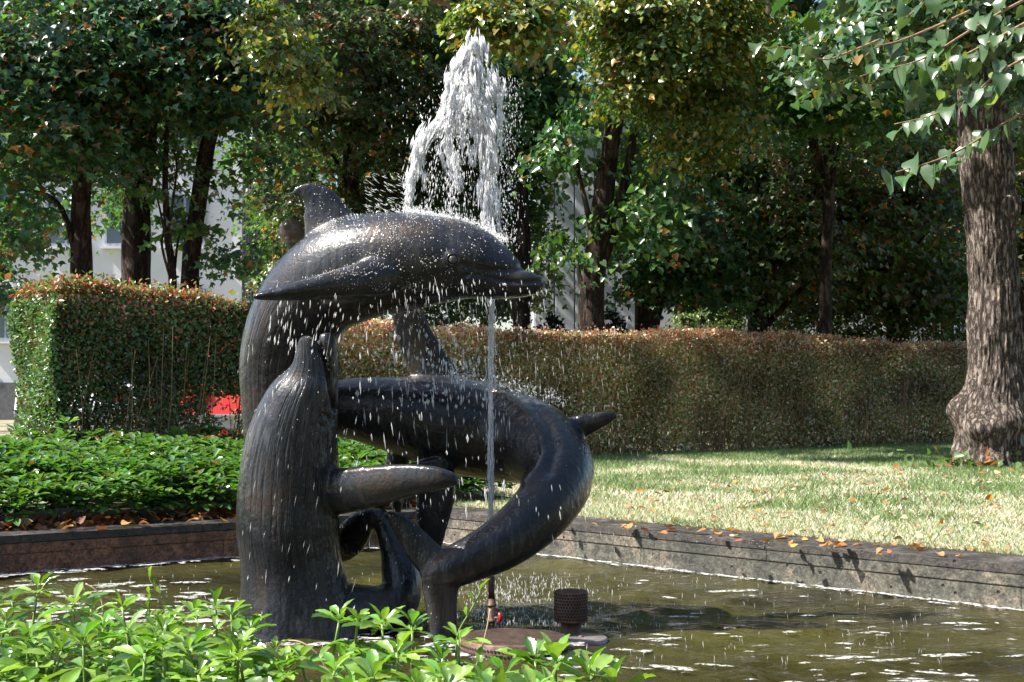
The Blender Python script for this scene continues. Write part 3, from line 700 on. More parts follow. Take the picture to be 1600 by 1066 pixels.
tree('maple_tree', 'broad dark maple filling the space behind the dolphin fin', None, [(556,460),(552,330),(546,200),(560,60),(560,-150)], [26,24,21,18,12], 25,
     [(520,110,24,150,130,2,80,80),(640,150,24.5,120,150,1.8,66,80),(500,290,25,80,80,1.6,24,75),(620,330,26,110,90,1.8,36,75),(470,400,25,45,60,1.2,20,60), top(560,-280,24,380,260,4.0)], 15, BR, group=gT)
tree('maple_tree', 'dark-trunked maple right behind the tall water jet', None, [(815,490),(816,380),(812,280),(800,150),(790,-100)], [28,26,23,20,14], 24,
     [(780,170,24.5,100,120,1.6,75,80),(850,120,25,90,100,1.6,55,75),(825,330,25,30,70,1.2,10,60),(720,330,25.5,80,90,1.5,45,75), top(800,-300,24,360,260,4.0)], 16, GR_, group=gT)
tree('lime_tree', 'forked yellowing lime with leaning reddish trunk in front of the pale ribbed hall', None, [(924,500),(932,400),(948,270),(970,140),(1000,0),(1015,-200)], [40,36,30,27,22,15], 21,
     [(885,240,21.6,50,80,1.1,8,55),(960,200,21.6,70,60,1.2,8,50),(1010,330,21.4,60,80,1.1,20,60),(890,400,21.4,30,50,.9,3,50), top(960,-360,21,320,220,3.4,45),
      (1060,70,18.6,130,110,1.3,72,121,.078,.38),(1110,190,18.8,80,80,1.0,30,114,.078,.36),(1000,130,18.6,60,60,.9,22,108,.078,.34),(1050,10,18.4,160,60,1.4,60,114,.078,.4),
      (795,35,16.6,75,38,.6,22,108,.078,.3),(850,20,16.8,60,34,.6,14,101,.078,.3),(420,50,16.8,55,50,.6,16,101,.078,.3),(460,110,17,40,50,.5,11,94,.078,.28),(760,5,16.5,40,26,.5,9,94,.078,.28)], 17, [GR_]*4 + [YL]*10, 'lime', M_LIME, group=gT, nlimb=3,
     extra_limbs=[([(940,410),(962,340),(980,270),(992,200)],(20,12)), ([(930,400),(918,330),(906,280),(898,230)],(10,6))])
tree('maple_tree', 'dense dark green maple with two short trunks showing above the brown hedge', None, [(1000,505),(1002,440),(1010,330),(1020,150)], [17,16,14,10], 24.5,
     [(1060,360,23.5,100,90,1.5,60,80),(1020,425,23.6,40,30,.9,8,60),(1110,420,24,70,50,1.2,40,75),(1080,240,25,100,80,1.6,60,75), top(1060,-250,24.5,300,220,3.4,50)], 18, DK, group=gT,
     extra_limbs=[([(1012,520),(1022,480),(1044,440),(1060,380)],(34,20))])
tree('maple_tree', 'brown-tinged maple with straight trunk beside the second globe lamp', None, [(1186,520),(1184,430),(1190,300),(1200,120),(1210,-100)], [34,31,27,22,15], 25,
     [(1240,300,24,150,140,2,80,85),(1330,230,24.5,120,130,1.8,60,85),(1200,420,24.6,100,60,1.4,26,75), top(1230,-280,25,380,240,4.0)], 19, BR, group=gT)
tree('maple_tree', 'rusty brown maple crown hanging low beside the lime trunk', None, [(1400,520),(1402,420),(1410,300),(1420,100)], [28,26,22,16], 27,
     [(1400,340,25.5,140,120,2,78,85),(1480,200,26,130,140,2,60,85),(1440,450,26,110,50,1.6,30,75),(1330,430,26,100,60,1.6,30,75), top(1420,-250,27,380,260,4.0)], 20, BR, group=gT)
tree('maple_tree', 'light green maple with arching sprays above the right hedge', None, [(1290,520),(1290,420),(1296,300),(1300,120)], [20,19,17,12], 22,
     [(1240,100,20.5,120,80,1.5,65,80),(1320,150,20.5,80,60,1.1,36,75),(1370,60,21,130,80,1.5,60,75), top(1300,-300,22,320,240,3.6)], 22, GR_, group=gT)
# a second row further back closes the view
for k, (x, dd, col) in enumerate([(-60,30,DK),(480,33,GR_),(640,34,DK),(760,32,BR),(1150,34,GR_),(1290,33,DK),(1480,34,GR_),(1600,31,BR)]):
    lab = ['dark maple furthest towards the white house corner', 'green maple between the slatted balcony and the dolphin fin', 'dark maple deep behind the water jet', 'brownish maple deep behind the jet column', 'green maple deep behind the second globe lamp', 'dark maple deep behind the brown-tinged maple', 'green maple deep behind the rusty crown', 'brown maple showing past the lime trunk'][k]
    tree('maple_tree', lab, None, [(x,520),(x+3,380),(x+8,200),(x,0)], [20,19,16,12], dd,
         [(x,330,dd,110,110,2,46,75,.15,.6),(x-20,150,dd,130,120,2.4,54,75,.15,.65),(x+30,440,dd,90,50,1.6,18,65,.15,.5),(x,-60,dd,150,120,2.6,50,45,.26,.8)], 40 + k, col, group='trees in the back row', nlimb=3)
# added trees behind the viewpoint, out of view, that darken bronze reflections and front fill
for k, (x, y) in enumerate([(-9, -13), (-2, -11), (5, -12), (12, -8), (16, 1)]):
    r = np.random.default_rng(80 + k); o = np.array([x, y, LAWN]); root = thing('added_tree', 'added leafy tree outside the view that darkens the reflections', 'tree', (x, y, LAWN), 'added trees out of view')
    V, Q = trunk_mesh(np.array([[x, y, LAWN - .2], [x + .1, y, 2.5], [x, y + .1, 6.0]]), np.array([.34, .26, .14]), r); link('trunk', fast_mesh('trunk', rel(V, o), Q, smooth=True), M_BARK, root)
    Pp, Tt, Nn, Ss, Cl, cc = crown_points([((x, y, 6.2), (4.2, 3.4, 4.8), 120, 45, .36, 1.1)], r)
    link('crown', leaves_mesh('crown', rel(Pp, o), Tt, Nn, Ss, pal(len(Pp), *DK, r), 'lime'), M_MAPLE, root, 'stuff')

# ------------------------------------------------------------------ lime tree beside the lawn, big trunk with burls
def big_lime():
    d = 15.9; b = G(1556, 728, LAWN); o = np.array([b[0], b[1], LAWN])
    root = thing('lime_tree', 'large lime tree with burled grey trunk growing on the lawn', 'tree', tuple(o))
    r = np.random.default_rng(5)
    path = np.array([P(1552,760,d),P(1552,725,d),P(1553,690,d),P(1554,640,d),P(1556,590,d),P(1553,480,d),P(1549,380,d),P(1540,250,d),P(1532,120,d),P(1500,-60,d),P(1485,-260,d)])
    rad = np.array([68,60,52,47,41,36,34,38,33,28,20]) * d / F
    C = catmull(np.column_stack([path, rad]), 330); rr = C[:, 3]; C = C[:, :3]; seg = 170
    V, Q = tube_rings(C, rr, rr, seg); W = V.copy()
    burls = [(P(1510,640,d) , .18, .17), (P(1536,668,d-.25), .15, .17), (P(1574,655,d-.28), .14, .13), (P(1590,322,d-.2), .12, .10), (P(1500,700,d), .2, .04), (P(1560,250,d-.15), .15, .06)]
    for i in range(len(V)):
        c = C[i // seg]; dv = V[i] - c; n = dv / np.linalg.norm(dv); v = V[i]
        a = math.atan2(dv[1], dv[0])
        wz = mnoise.noise(Vector(v * 4)) * .9; fis = min(.5, abs(mnoise.noise(Vector((math.cos(a) * 9 + wz, math.sin(a) * 9, v[2] * 2.2 + wz))))) * 0.055 + mnoise.noise(Vector(v * 2.5)) * 0.03 + abs(mnoise.noise(Vector((v[0] * 30, v[1] * 30, v[2] * 7)))) * 0.014
        root_fl = max(0, 0.55 - (v[2] - LAWN)) * 0.16 * max(0, math.sin(a * 3 + 1.0))
        for q, s, h in burls: fis += h * math.exp(-((v - q) ** 2).sum() / (s * s))
        W[i] = v + n * (fis + root_fl)
    trunk = link('trunk', fast_mesh('trunk', rel(W, o), Q, smooth=True), M_LBARK, root)
    # scar ring of a lost limb
    th = np.linspace(0, 2 * np.pi, 25); c = P(1578, 322, d - .37)
    link('branch_scar', fast_mesh('branch_scar', *[f(x) for f, x in zip((lambda v: rel(v, o), lambda q: q), tube(np.stack([c[0] + .07 * np.cos(th), np.full(25, c[1]), c[2] + .10 * np.sin(th)], -1), .022, 8, np.array([0, 1., 0]), False))], smooth=True), M_LBARK, root)
    # crown: smaller leaves near the trunk, coarse ones overhead
    def E(px, py, dd, rx, ry, rd, nc, nlv, ls=.092, cr=.4): return (P(px, py, dd), (rx * dd / F, rd, ry * dd / F), nc, nlv, ls, cr)
    Pp, Tt, Nn, Ss, Cl, cents = crown_points([E(1585,40,14.2,110,60,1.0,26,60), E(1430,30,14,110,45,1.0,24,60), E(1640,130,14.3,40,40,.6,5,60), E(1640,-260,15,420,260,3.6,90,40,.3,.9), E(1330,90,13.4,80,40,.8,14,55,.10,.34)], r)
    cols = pal(len(Pp), (0.050, 0.105, 0.045), .35, (((0.09, 0.13, 0.03), .18), ((0.22, 0.13, 0.02), .03)), r)
    link('crown', leaves_mesh('crown', rel(Pp, o), Tt, Nn, Ss, cols, 'lime'), M_LIME, root, 'stuff')
    # large drooping branches that reach towards the pool, every leaf its own piece
    tv, tt = TPL['limebig']
    lm = []
    for k in range(10):
        c = pal(1, (0.075, 0.135, 0.050), .25, (((0.14, 0.20, 0.03), .25),), r)[0]
        v = tv.copy(); v[:, 2] += 0.11 * np.sin(v[:, 1] * 4 + k) + 0.15 * v[:, 0] * math.sin(k * 2.1) - .12 * v[:, 1] ** 2 * (k % 3) / 2; v[:, 0] *= 1 + .12 * math.sin(k * 3.3)
        me = fast_mesh('leaf', v, tt, np.repeat(c[None], len(v), 0), smooth=True); me.materials.append(M_LIME); lm.append(me)
    S = 3.553
    br = [(9.0, [(890,955),(1070,905),(1230,840),(1400,740),(1500,680),(1700,560)], 22), (9.4, [(880,690),(1090,640),(1250,560),(1400,480),(1560,390),(1720,300)], 24),
          (9.8, [(690,425),(780,395),(960,355),(1090,300),(1250,200),(1450,80),(1600,0)], 20), (10.3, [(720,310),(780,260),(900,230),(1100,150),(1300,60)], 9),
          (9.2, [(935,105),(1010,40),(1080,-40),(1200,-120)], 6), (9.6, [(1090,400),(1200,340),(1380,250),(1620,120)], 24), (9.3, [(1300,560),(1380,470),(1500,380),(1650,300)], 18),
          (11.5, [(110,270),(300,265),(480,330),(600,300),(800,220)], 12)]
    for dd, pts, nlf in br:
        C3 = catmull(np.array([P(1150 + x / S, y / S, dd + i * .12) for i, (x, y) in enumerate(pts)]), 40)
        V, Q = tube(C3, np.linspace(.0035, .011, 40), 6)
        bo = link('branch', fast_mesh('branch', rel(V, o), Q, smooth=True), M_TWIG, root)
        for k in range(nlf):
            q = C3[int(np.clip((k + .3 + r.normal(0, .45)) / nlf * 40, 0, 39))] + r.normal(0, .035, 3)
            t0 = unit(C3[0] - C3[-1]); side = 1 if k % 2 else -1
            tip = unit(t0 * r.uniform(.2, .9) + np.array([0, -.3, -.75]) + np.array([side * .15, side * .55, .1]) * r.uniform(.4, 1.1))
            nm = unit(np.array([-.45, -.45, .8]) + r.normal(0, .62, 3)); nm = unit(nm - (nm @ tip) * tip); xx = np.cross(tip, nm)
            s = .145 * r.uniform(.6, 1.1)
            l = link('leaf', lm[int(r.integers(10))], None, bo)
            l.matrix_local = Matrix(((xx[0]*s, tip[0]*s, nm[0]*s, q[0]-o[0]), (xx[1]*s, tip[1]*s, nm[1]*s, q[1]-o[1]), (xx[2]*s, tip[2]*s, nm[2]*s, q[2]-o[2]), (0,0,0,1)))
    # shoots at the foot
    n = 90; pp = P(1520, 735, d - .5)[None] + r.normal(0, 1, (n, 3)) * np.array([.45, .12, .05]); pp[:, 2] = LAWN + np.abs(r.normal(0, .09, n)) + .02
    f = link('foot_shoots', leaves_mesh('foot_shoots', rel(pp, o), r.normal(0, 1, (n, 3)) + np.array([0, 0, .2]), r.normal(0, .4, (n, 3)) + np.array([0, -.3, 1]), r.uniform(.06, .12, n), pal(n, (.09, .15, .05), .3, (((.3, .12, .05), .2),), r), 'lime'), M_LIME, root, 'stuff')
big_lime()

# ------------------------------------------------------------------ hedges
def hedge(name, label, p0, L, T, H, seed, col_front, col_top, col_end, nfront, thin, ls, dens=.45):
    """clipped hedge: leaf skin on front, top and ends, loose inside, upright stems"""
    r = np.random.default_rng(seed); o = np.array([p0[0], p0[1], LAWN]); nb = np.array([-U[1], U[0]])
    root = thing(name, label, 'hedge', tuple(o))
    def wav(s, z): return 0.05 * np.sin(s * 1.7 + seed) + 0.035 * np.sin(s * 4.1 + z * 3) + 0.02 * np.sin(z * 7 + s * 2)
    def put(s, t, z): return np.column_stack([U[0] * s + nb[0] * t, U[1] * s + nb[1] * t, z])
    Pp, Nn, C = [], [], []
    # front skin, thinner near the ground
    n = int(nfront); s = r.uniform(0, L, n); z = H * (1 - r.random(n) ** 1.0 * 1.0)
    patch = np.array([mnoise.noise(Vector((a * 1.3, b * 1.6, seed))) for a, b in zip(s, z)])
    keep = r.random(n) < np.clip((z / H) * 1.5 + .35 + patch * .5 - thin * (1 - z / H) * 1.3, .05, 1)
    if L < 5: keep &= ~((np.abs(s - 1.50) < .24 + .08 * np.sin(z * 9)) & (z < .80) & (r.random(len(s)) < .9))
    s, z, patch = s[keep], z[keep], patch[keep]; n = len(s)
    Pp.append(put(s, wav(s, z) + np.abs(r.normal(0, .075, n)) - .02, z)); Nn.append(np.column_stack([np.full(n, -nb[0]), np.full(n, -nb[1]), np.full(n, .45)]))
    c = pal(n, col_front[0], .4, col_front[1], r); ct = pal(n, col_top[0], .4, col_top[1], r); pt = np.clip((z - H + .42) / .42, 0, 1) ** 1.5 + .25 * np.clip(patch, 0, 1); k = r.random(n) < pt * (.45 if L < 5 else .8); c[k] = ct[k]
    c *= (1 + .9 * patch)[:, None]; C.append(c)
    # inside
    n = int(nfront * dens); s = r.uniform(0, L, n); z = H * r.random(n) ** .75; 
    if L < 5: kk = ~((np.abs(s - 1.55) < .30) & (z < .80) & (r.random(n) < .93)); s, z = s[kk], z[kk]; n = len(s)
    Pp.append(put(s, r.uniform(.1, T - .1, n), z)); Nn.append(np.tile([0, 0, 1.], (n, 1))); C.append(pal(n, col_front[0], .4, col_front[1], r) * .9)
    # top: new shoots
    n = int(nfront * .40 * T); s = r.uniform(0, L, n); t = r.uniform(0, T, n); z = H + .025 * np.sin(s * 2.3) + .03 * np.sin(s * 5.7 + 1) + r.normal(0, .022, n) + (r.random(n) < .06) * r.uniform(0, .10, n) + .05 * np.sin(s * .8 + 2) + .03 * np.sin(s * 3.3)
    Pp.append(put(s, t, z)); Nn.append(np.tile([0, 0, 1.], (n, 1))); C.append(pal(n, col_top[0], .4, col_top[1], r))
    # near end and far end
    n = int(nfront / L * T * .95)
    for s0 in (0, L):
        z = H * r.random(n) ** .8; t = r.uniform(0, T, n); s = s0 + np.abs(r.normal(0, .06, n)) * (1 if s0 == 0 else -1) + .04 * np.sin(t * 5 + z * 4)
        Pp.append(put(s, t, z)); Nn.append(np.tile([-U[0] * (1 if s0 == 0 else -1), -U[1] * (1 if s0 == 0 else -1), .5], (n, 1))); C.append(pal(n, col_end[0], .35, col_end[1], r))
    Pp = np.vstack(Pp); Nn = np.vstack(Nn); C = np.clip(np.vstack(C), .003, .9); n = len(Pp)
    Nn = Nn + r.normal(0, .8, (n, 3)); tip = r.normal(0, 1, (n, 3)) + np.array([0, 0, .3])
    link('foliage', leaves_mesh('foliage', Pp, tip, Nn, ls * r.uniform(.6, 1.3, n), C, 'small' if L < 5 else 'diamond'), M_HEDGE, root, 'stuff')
    # stems
    V, Q, k = [], [], 0
    for i in range(int(L * 44)):
        s = r.uniform(.05, L - .05); t = r.uniform(.08, T - .08) if i % 3 == 0 else r.uniform(.0, .16); lean = r.normal(0, .16, 2); hh = H * r.uniform(.7, .98)
        base = put(np.array([s]), np.array([t]), np.array([-.05]))[0]; topp = base + np.array([lean[0], lean[1], hh]); m_ = (base + topp) / 2 + r.normal(0, .05, 3)
        v, q = tube(catmull(np.array([base, m_, topp]), 6), np.linspace(r.uniform(.004, .009) * (.6 if L < 5 else 1.2), .002, 6), 5, np.array([0, 1., 0]), False)
        V.append(v); Q.append(q + k); k += len(v)
    link('stems', fast_mesh('stems', np.vstack(V), np.vstack(Q)), M_TWIG, root, 'stuff')
    return root
hl = np.array([-3.41, 10.6])
hedge('clipped_hedge', 'tall green clipped hedge with thin lower stems behind the ground-cover bed', hl, 2.45, 1.0, 1.55, 2, ((.10, .16, .065), (((.22, .13, .06), .14), ((.15, .10, .05), .12))),
      ((.15, .20, .07), (((.40, .12, .09), .40), ((.36, .28, .16), .15))), ((.10, .18, .08), (((.18, .12, .05), .06), ((.18, .26, .13), .3))), 46000, 0.85, .040, .6)
hr = np.array([1.08, 18.4]) - U * 4.2
hedge('clipped_hedge', 'long reddish brown clipped hedge across the back of the lawn', hr, 14.5, 1.0, 1.58, 9, ((.34, .29, .15), (((.46, .26, .15), .22), ((.21, .27, .10), .30), ((.72, .60, .46), .18))),
      ((.48, .32, .22), (((.50, .18, .14), .35), ((.56, .48, .34), .3))), ((.10, .13, .05), (((.2, .1, .05), .2),)), 100000, 0.0, .050, .8)

# ------------------------------------------------------------------ ground-cover bed behind the left wall (nobody could count it)
def gcover_bed():
    r = np.random.default_rng(31); n = 2300
    # bed runs along the left wall, from its back edge to the hedge
    s = r.uniform(-1.1, 5.2, n); t = r.uniform(.34, 2.15, n)
    base = PC[None] - dl[None] * s[:, None] * 1.0 + nl[None] * t[:, None]
    Pp, Tt, Nn, Ss, Cc, Vs, Qs, k = [], [], [], [], [], [], [], 0
    for i in range(n):
        h = (.16 + .15 * min(1, (t[i] - .30) / .5) + .30 * max(0, (t[i] - .9)) * .35) * r.uniform(.8, 1.2) + (r.random() < .04) * .08
        topz = LAWN + h; c = np.array([base[i, 0], base[i, 1], topz])
        for lev, (nlf, el, sz) in enumerate(((7, .35, 1.0), (6, -.05, 1.1))):
            a = np.arange(nlf) * 2 * np.pi / nlf + r.uniform(0, 6) + r.normal(0, .18, nlf)
            e = el + r.normal(0, .22, nlf)
            tip = np.column_stack([np.cos(a) * np.cos(e), np.sin(a) * np.cos(e), np.sin(e)])
            Pp.append(np.tile(c - np.array([0, 0, lev * .05]), (nlf, 1)) + tip * .008); Tt.append(tip); Nn.append(np.tile([0, 0, 1.], (nlf, 1)) + r.normal(0, .18, (nlf, 3)))
            Ss.append(.092 * sz * r.uniform(.75, 1.2, nlf)); Cc.append(pal(nlf, (.085, .18, .055), .3, (((.11, .19, .04), .15), ((.25, .10, .04), .012)), r) * r.uniform(.85, 1.15))
    root = link('ground_cover', leaves_mesh('ground_cover', np.vstack(Pp), np.vstack(Tt), np.vstack(Nn), np.concatenate(Ss), np.vstack(Cc), 'gcover'), M_GCOVER)
    tag(root, 'mass of glossy green ground cover between the brown pool wall and the hedge', 'ground cover', kind='stuff')
    q = [PC + nl * .395 + dl * 1.2, PC + nl * 2.3 + dl * 1.2, PL + nl * 2.3 - dl * .5, PL + nl * .395 - dl * .5]
    me = bpy.data.meshes.new('bed_soil'); me.from_pydata([(float(p[0]), float(p[1]), LAWN + .008) for p in q], [], [(0, 3, 2, 1)])
    link('bed_soil', me, M_SOIL, kind='structure')
gcover_bed()

# ------------------------------------------------------------------ foreground plants, each with its own stem and leaves
def fore_plants():
    r = np.random.default_rng(77)
    tv, tt = TPL['gcover']
    # a finer toothed blade with a sunken midrib
    ys = np.array([0, .12, .28, .42, .55, .66, .72, .80, .85, .93, 1.0]); xs = np.array([.018, .035, .085, .145, .195, .225, .20, .205, .15, .13, 0.0])
    meshes = []
    for k in range(24):
        bend = r.uniform(.10, .45); fold = r.uniform(.25, .6); tw = r.uniform(-.35, .35); wd = r.uniform(.7, 1.05)
        V, Fc = [], []
        for y, x in zip(ys, xs):
            z0 = -bend * y * y
            for q in (-1, -.5, 0, .5, 1):
                xx = x * q * wd; z = z0 + abs(xx) * fold - .03 * (1 - abs(q)) * x + xx * tw * y + .012 * math.sin(y * 17 + q * 3 + k)
                V.append((xx, y, z))
        m_ = len(ys)
        for i in range(m_ - 1):
            for j in range(4): a = i * 5 + j; Fc.append((a, a + 1, a + 6, a + 5))
        c = pal(1, (.125, .235, .04), .3, (((.07, .15, .03), .3), ((.20, .31, .06), .2)), r)[0]
        me = fast_mesh('leaf', np.array(V), np.array(Fc), np.repeat(c[None], len(V), 0), smooth=True); me.materials.append(M_GCOVER); meshes.append(me)
    E0 = np.array([-1.50, 3.95]); E1 = np.array([.12, 2.90])
    def edge_d(px):  # depth of the bed's far edge under a pixel column
        u = (px - 800) / F; dx = E1 - E0
        tpar = (E0[0] - u * E0[1]) / (u * dx[1] - dx[0]); return float((E0 + dx * tpar)[1])
    spots = [(20,940,0),(59,921,0),(115,946,0),(143,950,0),(191,948,0),(240,975,0),(270,968,0),(304,962,0),(337,950,0),(362,960,0),(392,982,0),(430,1018,0),(470,1032,.0),(531,966,0),(559,970,0),(597,976,0),(644,958,0),(600,1030,0),(690,1036,0),(750,1050,0),(716,1000,0),(837,1034,0),(868,1030,0),(919,1056,0),(790,1056,0),(620,1020,-.1),(960,1070,0)]
    for i in range(84):
        x = r.uniform(-40, 860); b = np.interp(x, [-40, 60, 360, 420, 500, 640, 760, 900], [960, 965, 1000, 1030, 1038, 1046, 1062, 1080])
        spots.append((x, r.uniform(b, b + 85), -r.uniform(.05, .8)))
    first_lab = 'bright green ground-cover plant with whorled toothed leaves at the near pool edge'
    for i, (x, y, off) in enumerate(spots):
        d = edge_d(x) + off
        tp = P(x, y, d)
        if tp[2] > .56: tp = P(x, y + 20, d)
        tp[2] = min(max(tp[2], LAWN + .10), .60) if off else min(max(tp[2], LAWN + .12), .62)
        o = np.array([tp[0] + r.normal(0, .02), d + r.normal(0, .02), LAWN])
        root = thing('ground_cover_plant', first_lab, 'plant', tuple(o), 'plants in the foreground bed')
        zone = 'beside the shaded pool wall water' if x < 150 else ('where the foam drifts before the sea lion' if x < 370 else ('below the sea lion base' if x < 560 else ('before the whale tail' if x < 715 else 'close to the round grate')))
        hh = tp[2] - LAWN; how = 'tall' if hh > .27 else ('middling' if hh > .2 else 'low')
        root['label'] = f'{how} bright green whorled ground-cover plant {zone}'
        if i == 16: root['label'] = 'tall lone leafy sprig standing out in front of the whale tail'; del root['group']
        h = tp[2] - LAWN
        m_ = np.array([r.normal(0, .012), r.normal(0, .012), h * .55])
        C = catmull(np.array([[0, 0, -.03], m_, rel(tp, o)]), 8)
        link('stem', fast_mesh('stem', *tube(C, np.linspace(.0042, .003, 8), 7), smooth=True), M_STEM, root)
        topc = rel(tp, o); big = r.uniform(.85, 1.15)
        for lev, (nlf, el, sz, dz) in enumerate(((4, .95, .72, 0.0), (6, .42, 1.0, -.012), (5, .02, 1.05, -.055))):
            if lev == 2 and i == 16: continue
            a0 = r.uniform(0, 6)
            for j in range(nlf):
                a = a0 + j * 2 * np.pi / nlf + r.normal(0, .22); e = el + r.normal(0, .2)
                tip = np.array([math.cos(a) * math.cos(e), math.sin(a) * math.cos(e), math.sin(e)])
                nm = np.array([0, 0, 1.0]) + np.array([-math.cos(a), -math.sin(a), 0]) * .25 + r.normal(0, .16, 3); nm = unit(nm - (nm @ tip) * tip); xx = np.cross(tip, nm)
                s = .070 * sz * big * r.uniform(.75, 1.25); q = topc + np.array([0, 0, dz]) + tip * .002
                l = link('leaf', meshes[int(r.integers(24))], None, root)
                l.matrix_local = Matrix(((xx[0]*s, tip[0]*s, nm[0]*s, q[0]), (xx[1]*s, tip[1]*s, nm[1]*s, q[1]), (xx[2]*s, tip[2]*s, nm[2]*s, q[2]), (0,0,0,1)))
    # the low mass below them, deeper green to paint in shade between plants
    n = 900; x = r.uniform(-80, 1000, n); Pp, Tt, Nn, Ss, Cc = [], [], [], [], []
    for i in range(n):
        d = edge_d(x[i]) - r.uniform(-.05, 1.3); c = P(x[i], 1000, d); c[2] = LAWN + r.uniform(.03, .14)
        a = r.uniform(0, 6) + np.arange(6) * 1.05; e = r.normal(.2, .3, 6); tip = np.column_stack([np.cos(a) * np.cos(e), np.sin(a) * np.cos(e), np.sin(e)])
        Pp.append(np.tile(c, (6, 1))); Tt.append(tip); Nn.append(np.tile([0, 0, 1.], (6, 1)) + r.normal(0, .25, (6, 3))); Ss.append(.075 * r.uniform(.7, 1.2, 6)); Cc.append(pal(6, (.06, .13, .03), .3, (), r))
    g = link('ground_cover', leaves_mesh('ground_cover', np.vstack(Pp), np.vstack(Tt), np.vstack(Nn), np.concatenate(Ss), np.vstack(Cc), 'gcover'), M_GCOVER)
    tag(g, 'low green leaf mass below the foreground plants', 'ground cover', kind='stuff')
    # stalks and tendrils
    st = [('dry_stalk', 'pale dry bent stalk rising out of the foreground plants beside the water', M_STALK, [(156,985,3.8),(161,950,3.8),(152,925,3.8),(134,912,3.8)], .0030),
          ('dry_stalk', 'long pinkish dry stalk arching over the foreground leaves below the sea lion', M_STALK, [(415,1020,3.4),(438,1004,3.4),(470,1004,3.4),(500,1028,3.4),(520,1070,3.4)], .0032),
          ('dry_stalk', 'straight tan dry stalk in front of the round grate', M_STALK, [(733,1066,3.1),(748,1030,3.1),(760,985,3.1),(766,952,3.1)], .0022),
          ('dry_stalk', 'thin reddish dry stalk lying over the foreground leaves', M_TWIG, [(232,1028,3.5),(262,1032,3.5),(300,1046,3.5),(330,1066,3.5)], .0024),
          ('green_tendril', 'green tendril leaning left above the foreground plants', M_STEM, [(286,964,3.7),(268,944,3.7),(248,924,3.7),(236,908,3.7),(233,898,3.7)], .0030),
          ('green_tendril', 'slender green tendril reaching up in front of the whale tail', M_STEM, [(712,1030,3.15),(716,990,3.15),(735,955,3.15),(748,930,3.15),(754,917,3.15)], .0028),
          ('green_tendril', 'short upright green tendril between the foreground plants', M_STEM, [(236,990,3.75),(233,960,3.75),(234,930,3.75)], .0026)]
    for nm, lab, m_, pts, rad in st:
        C = catmull(np.array([P(*q) for q in pts]), 22); o = np.array([C[0][0], C[0][1], LAWN])
        if nm == 'green_tendril' or C[0][2] > LAWN: C = np.vstack([C[:1] * np.array([1, 1, 0]) + np.array([0, 0, LAWN - .01]), C])
        root = thing(nm, lab, 'stalk', tuple(o))
        link('stem', fast_mesh('stem', *[f(v) for f, v in zip((lambda v: rel(v, o), lambda q: q), tube(C, np.linspace(rad, rad * .6, len(C)), 7))], smooth=True), m_, root)
        if nm == 'green_tendril':
            for j in range(4):
                q = C[-1 - j * 4]; tip = unit(np.array([r.uniform(-.6, .6), -.2, .8])); nv = unit(np.cross(tip, [0.3, .2, .1])); xx = np.cross(tip, nv); s = .028
                l = link('leaf', meshes[j], None, root); l.matrix_local = Matrix(((xx[0]*s, tip[0]*s, nv[0]*s, q[0]-o[0]), (xx[1]*s, tip[1]*s, nv[1]*s, q[1]-o[1]), (xx[2]*s, tip[2]*s, nv[2]*s, q[2]-o[2]), (0,0,0,1)))
fore_plants()

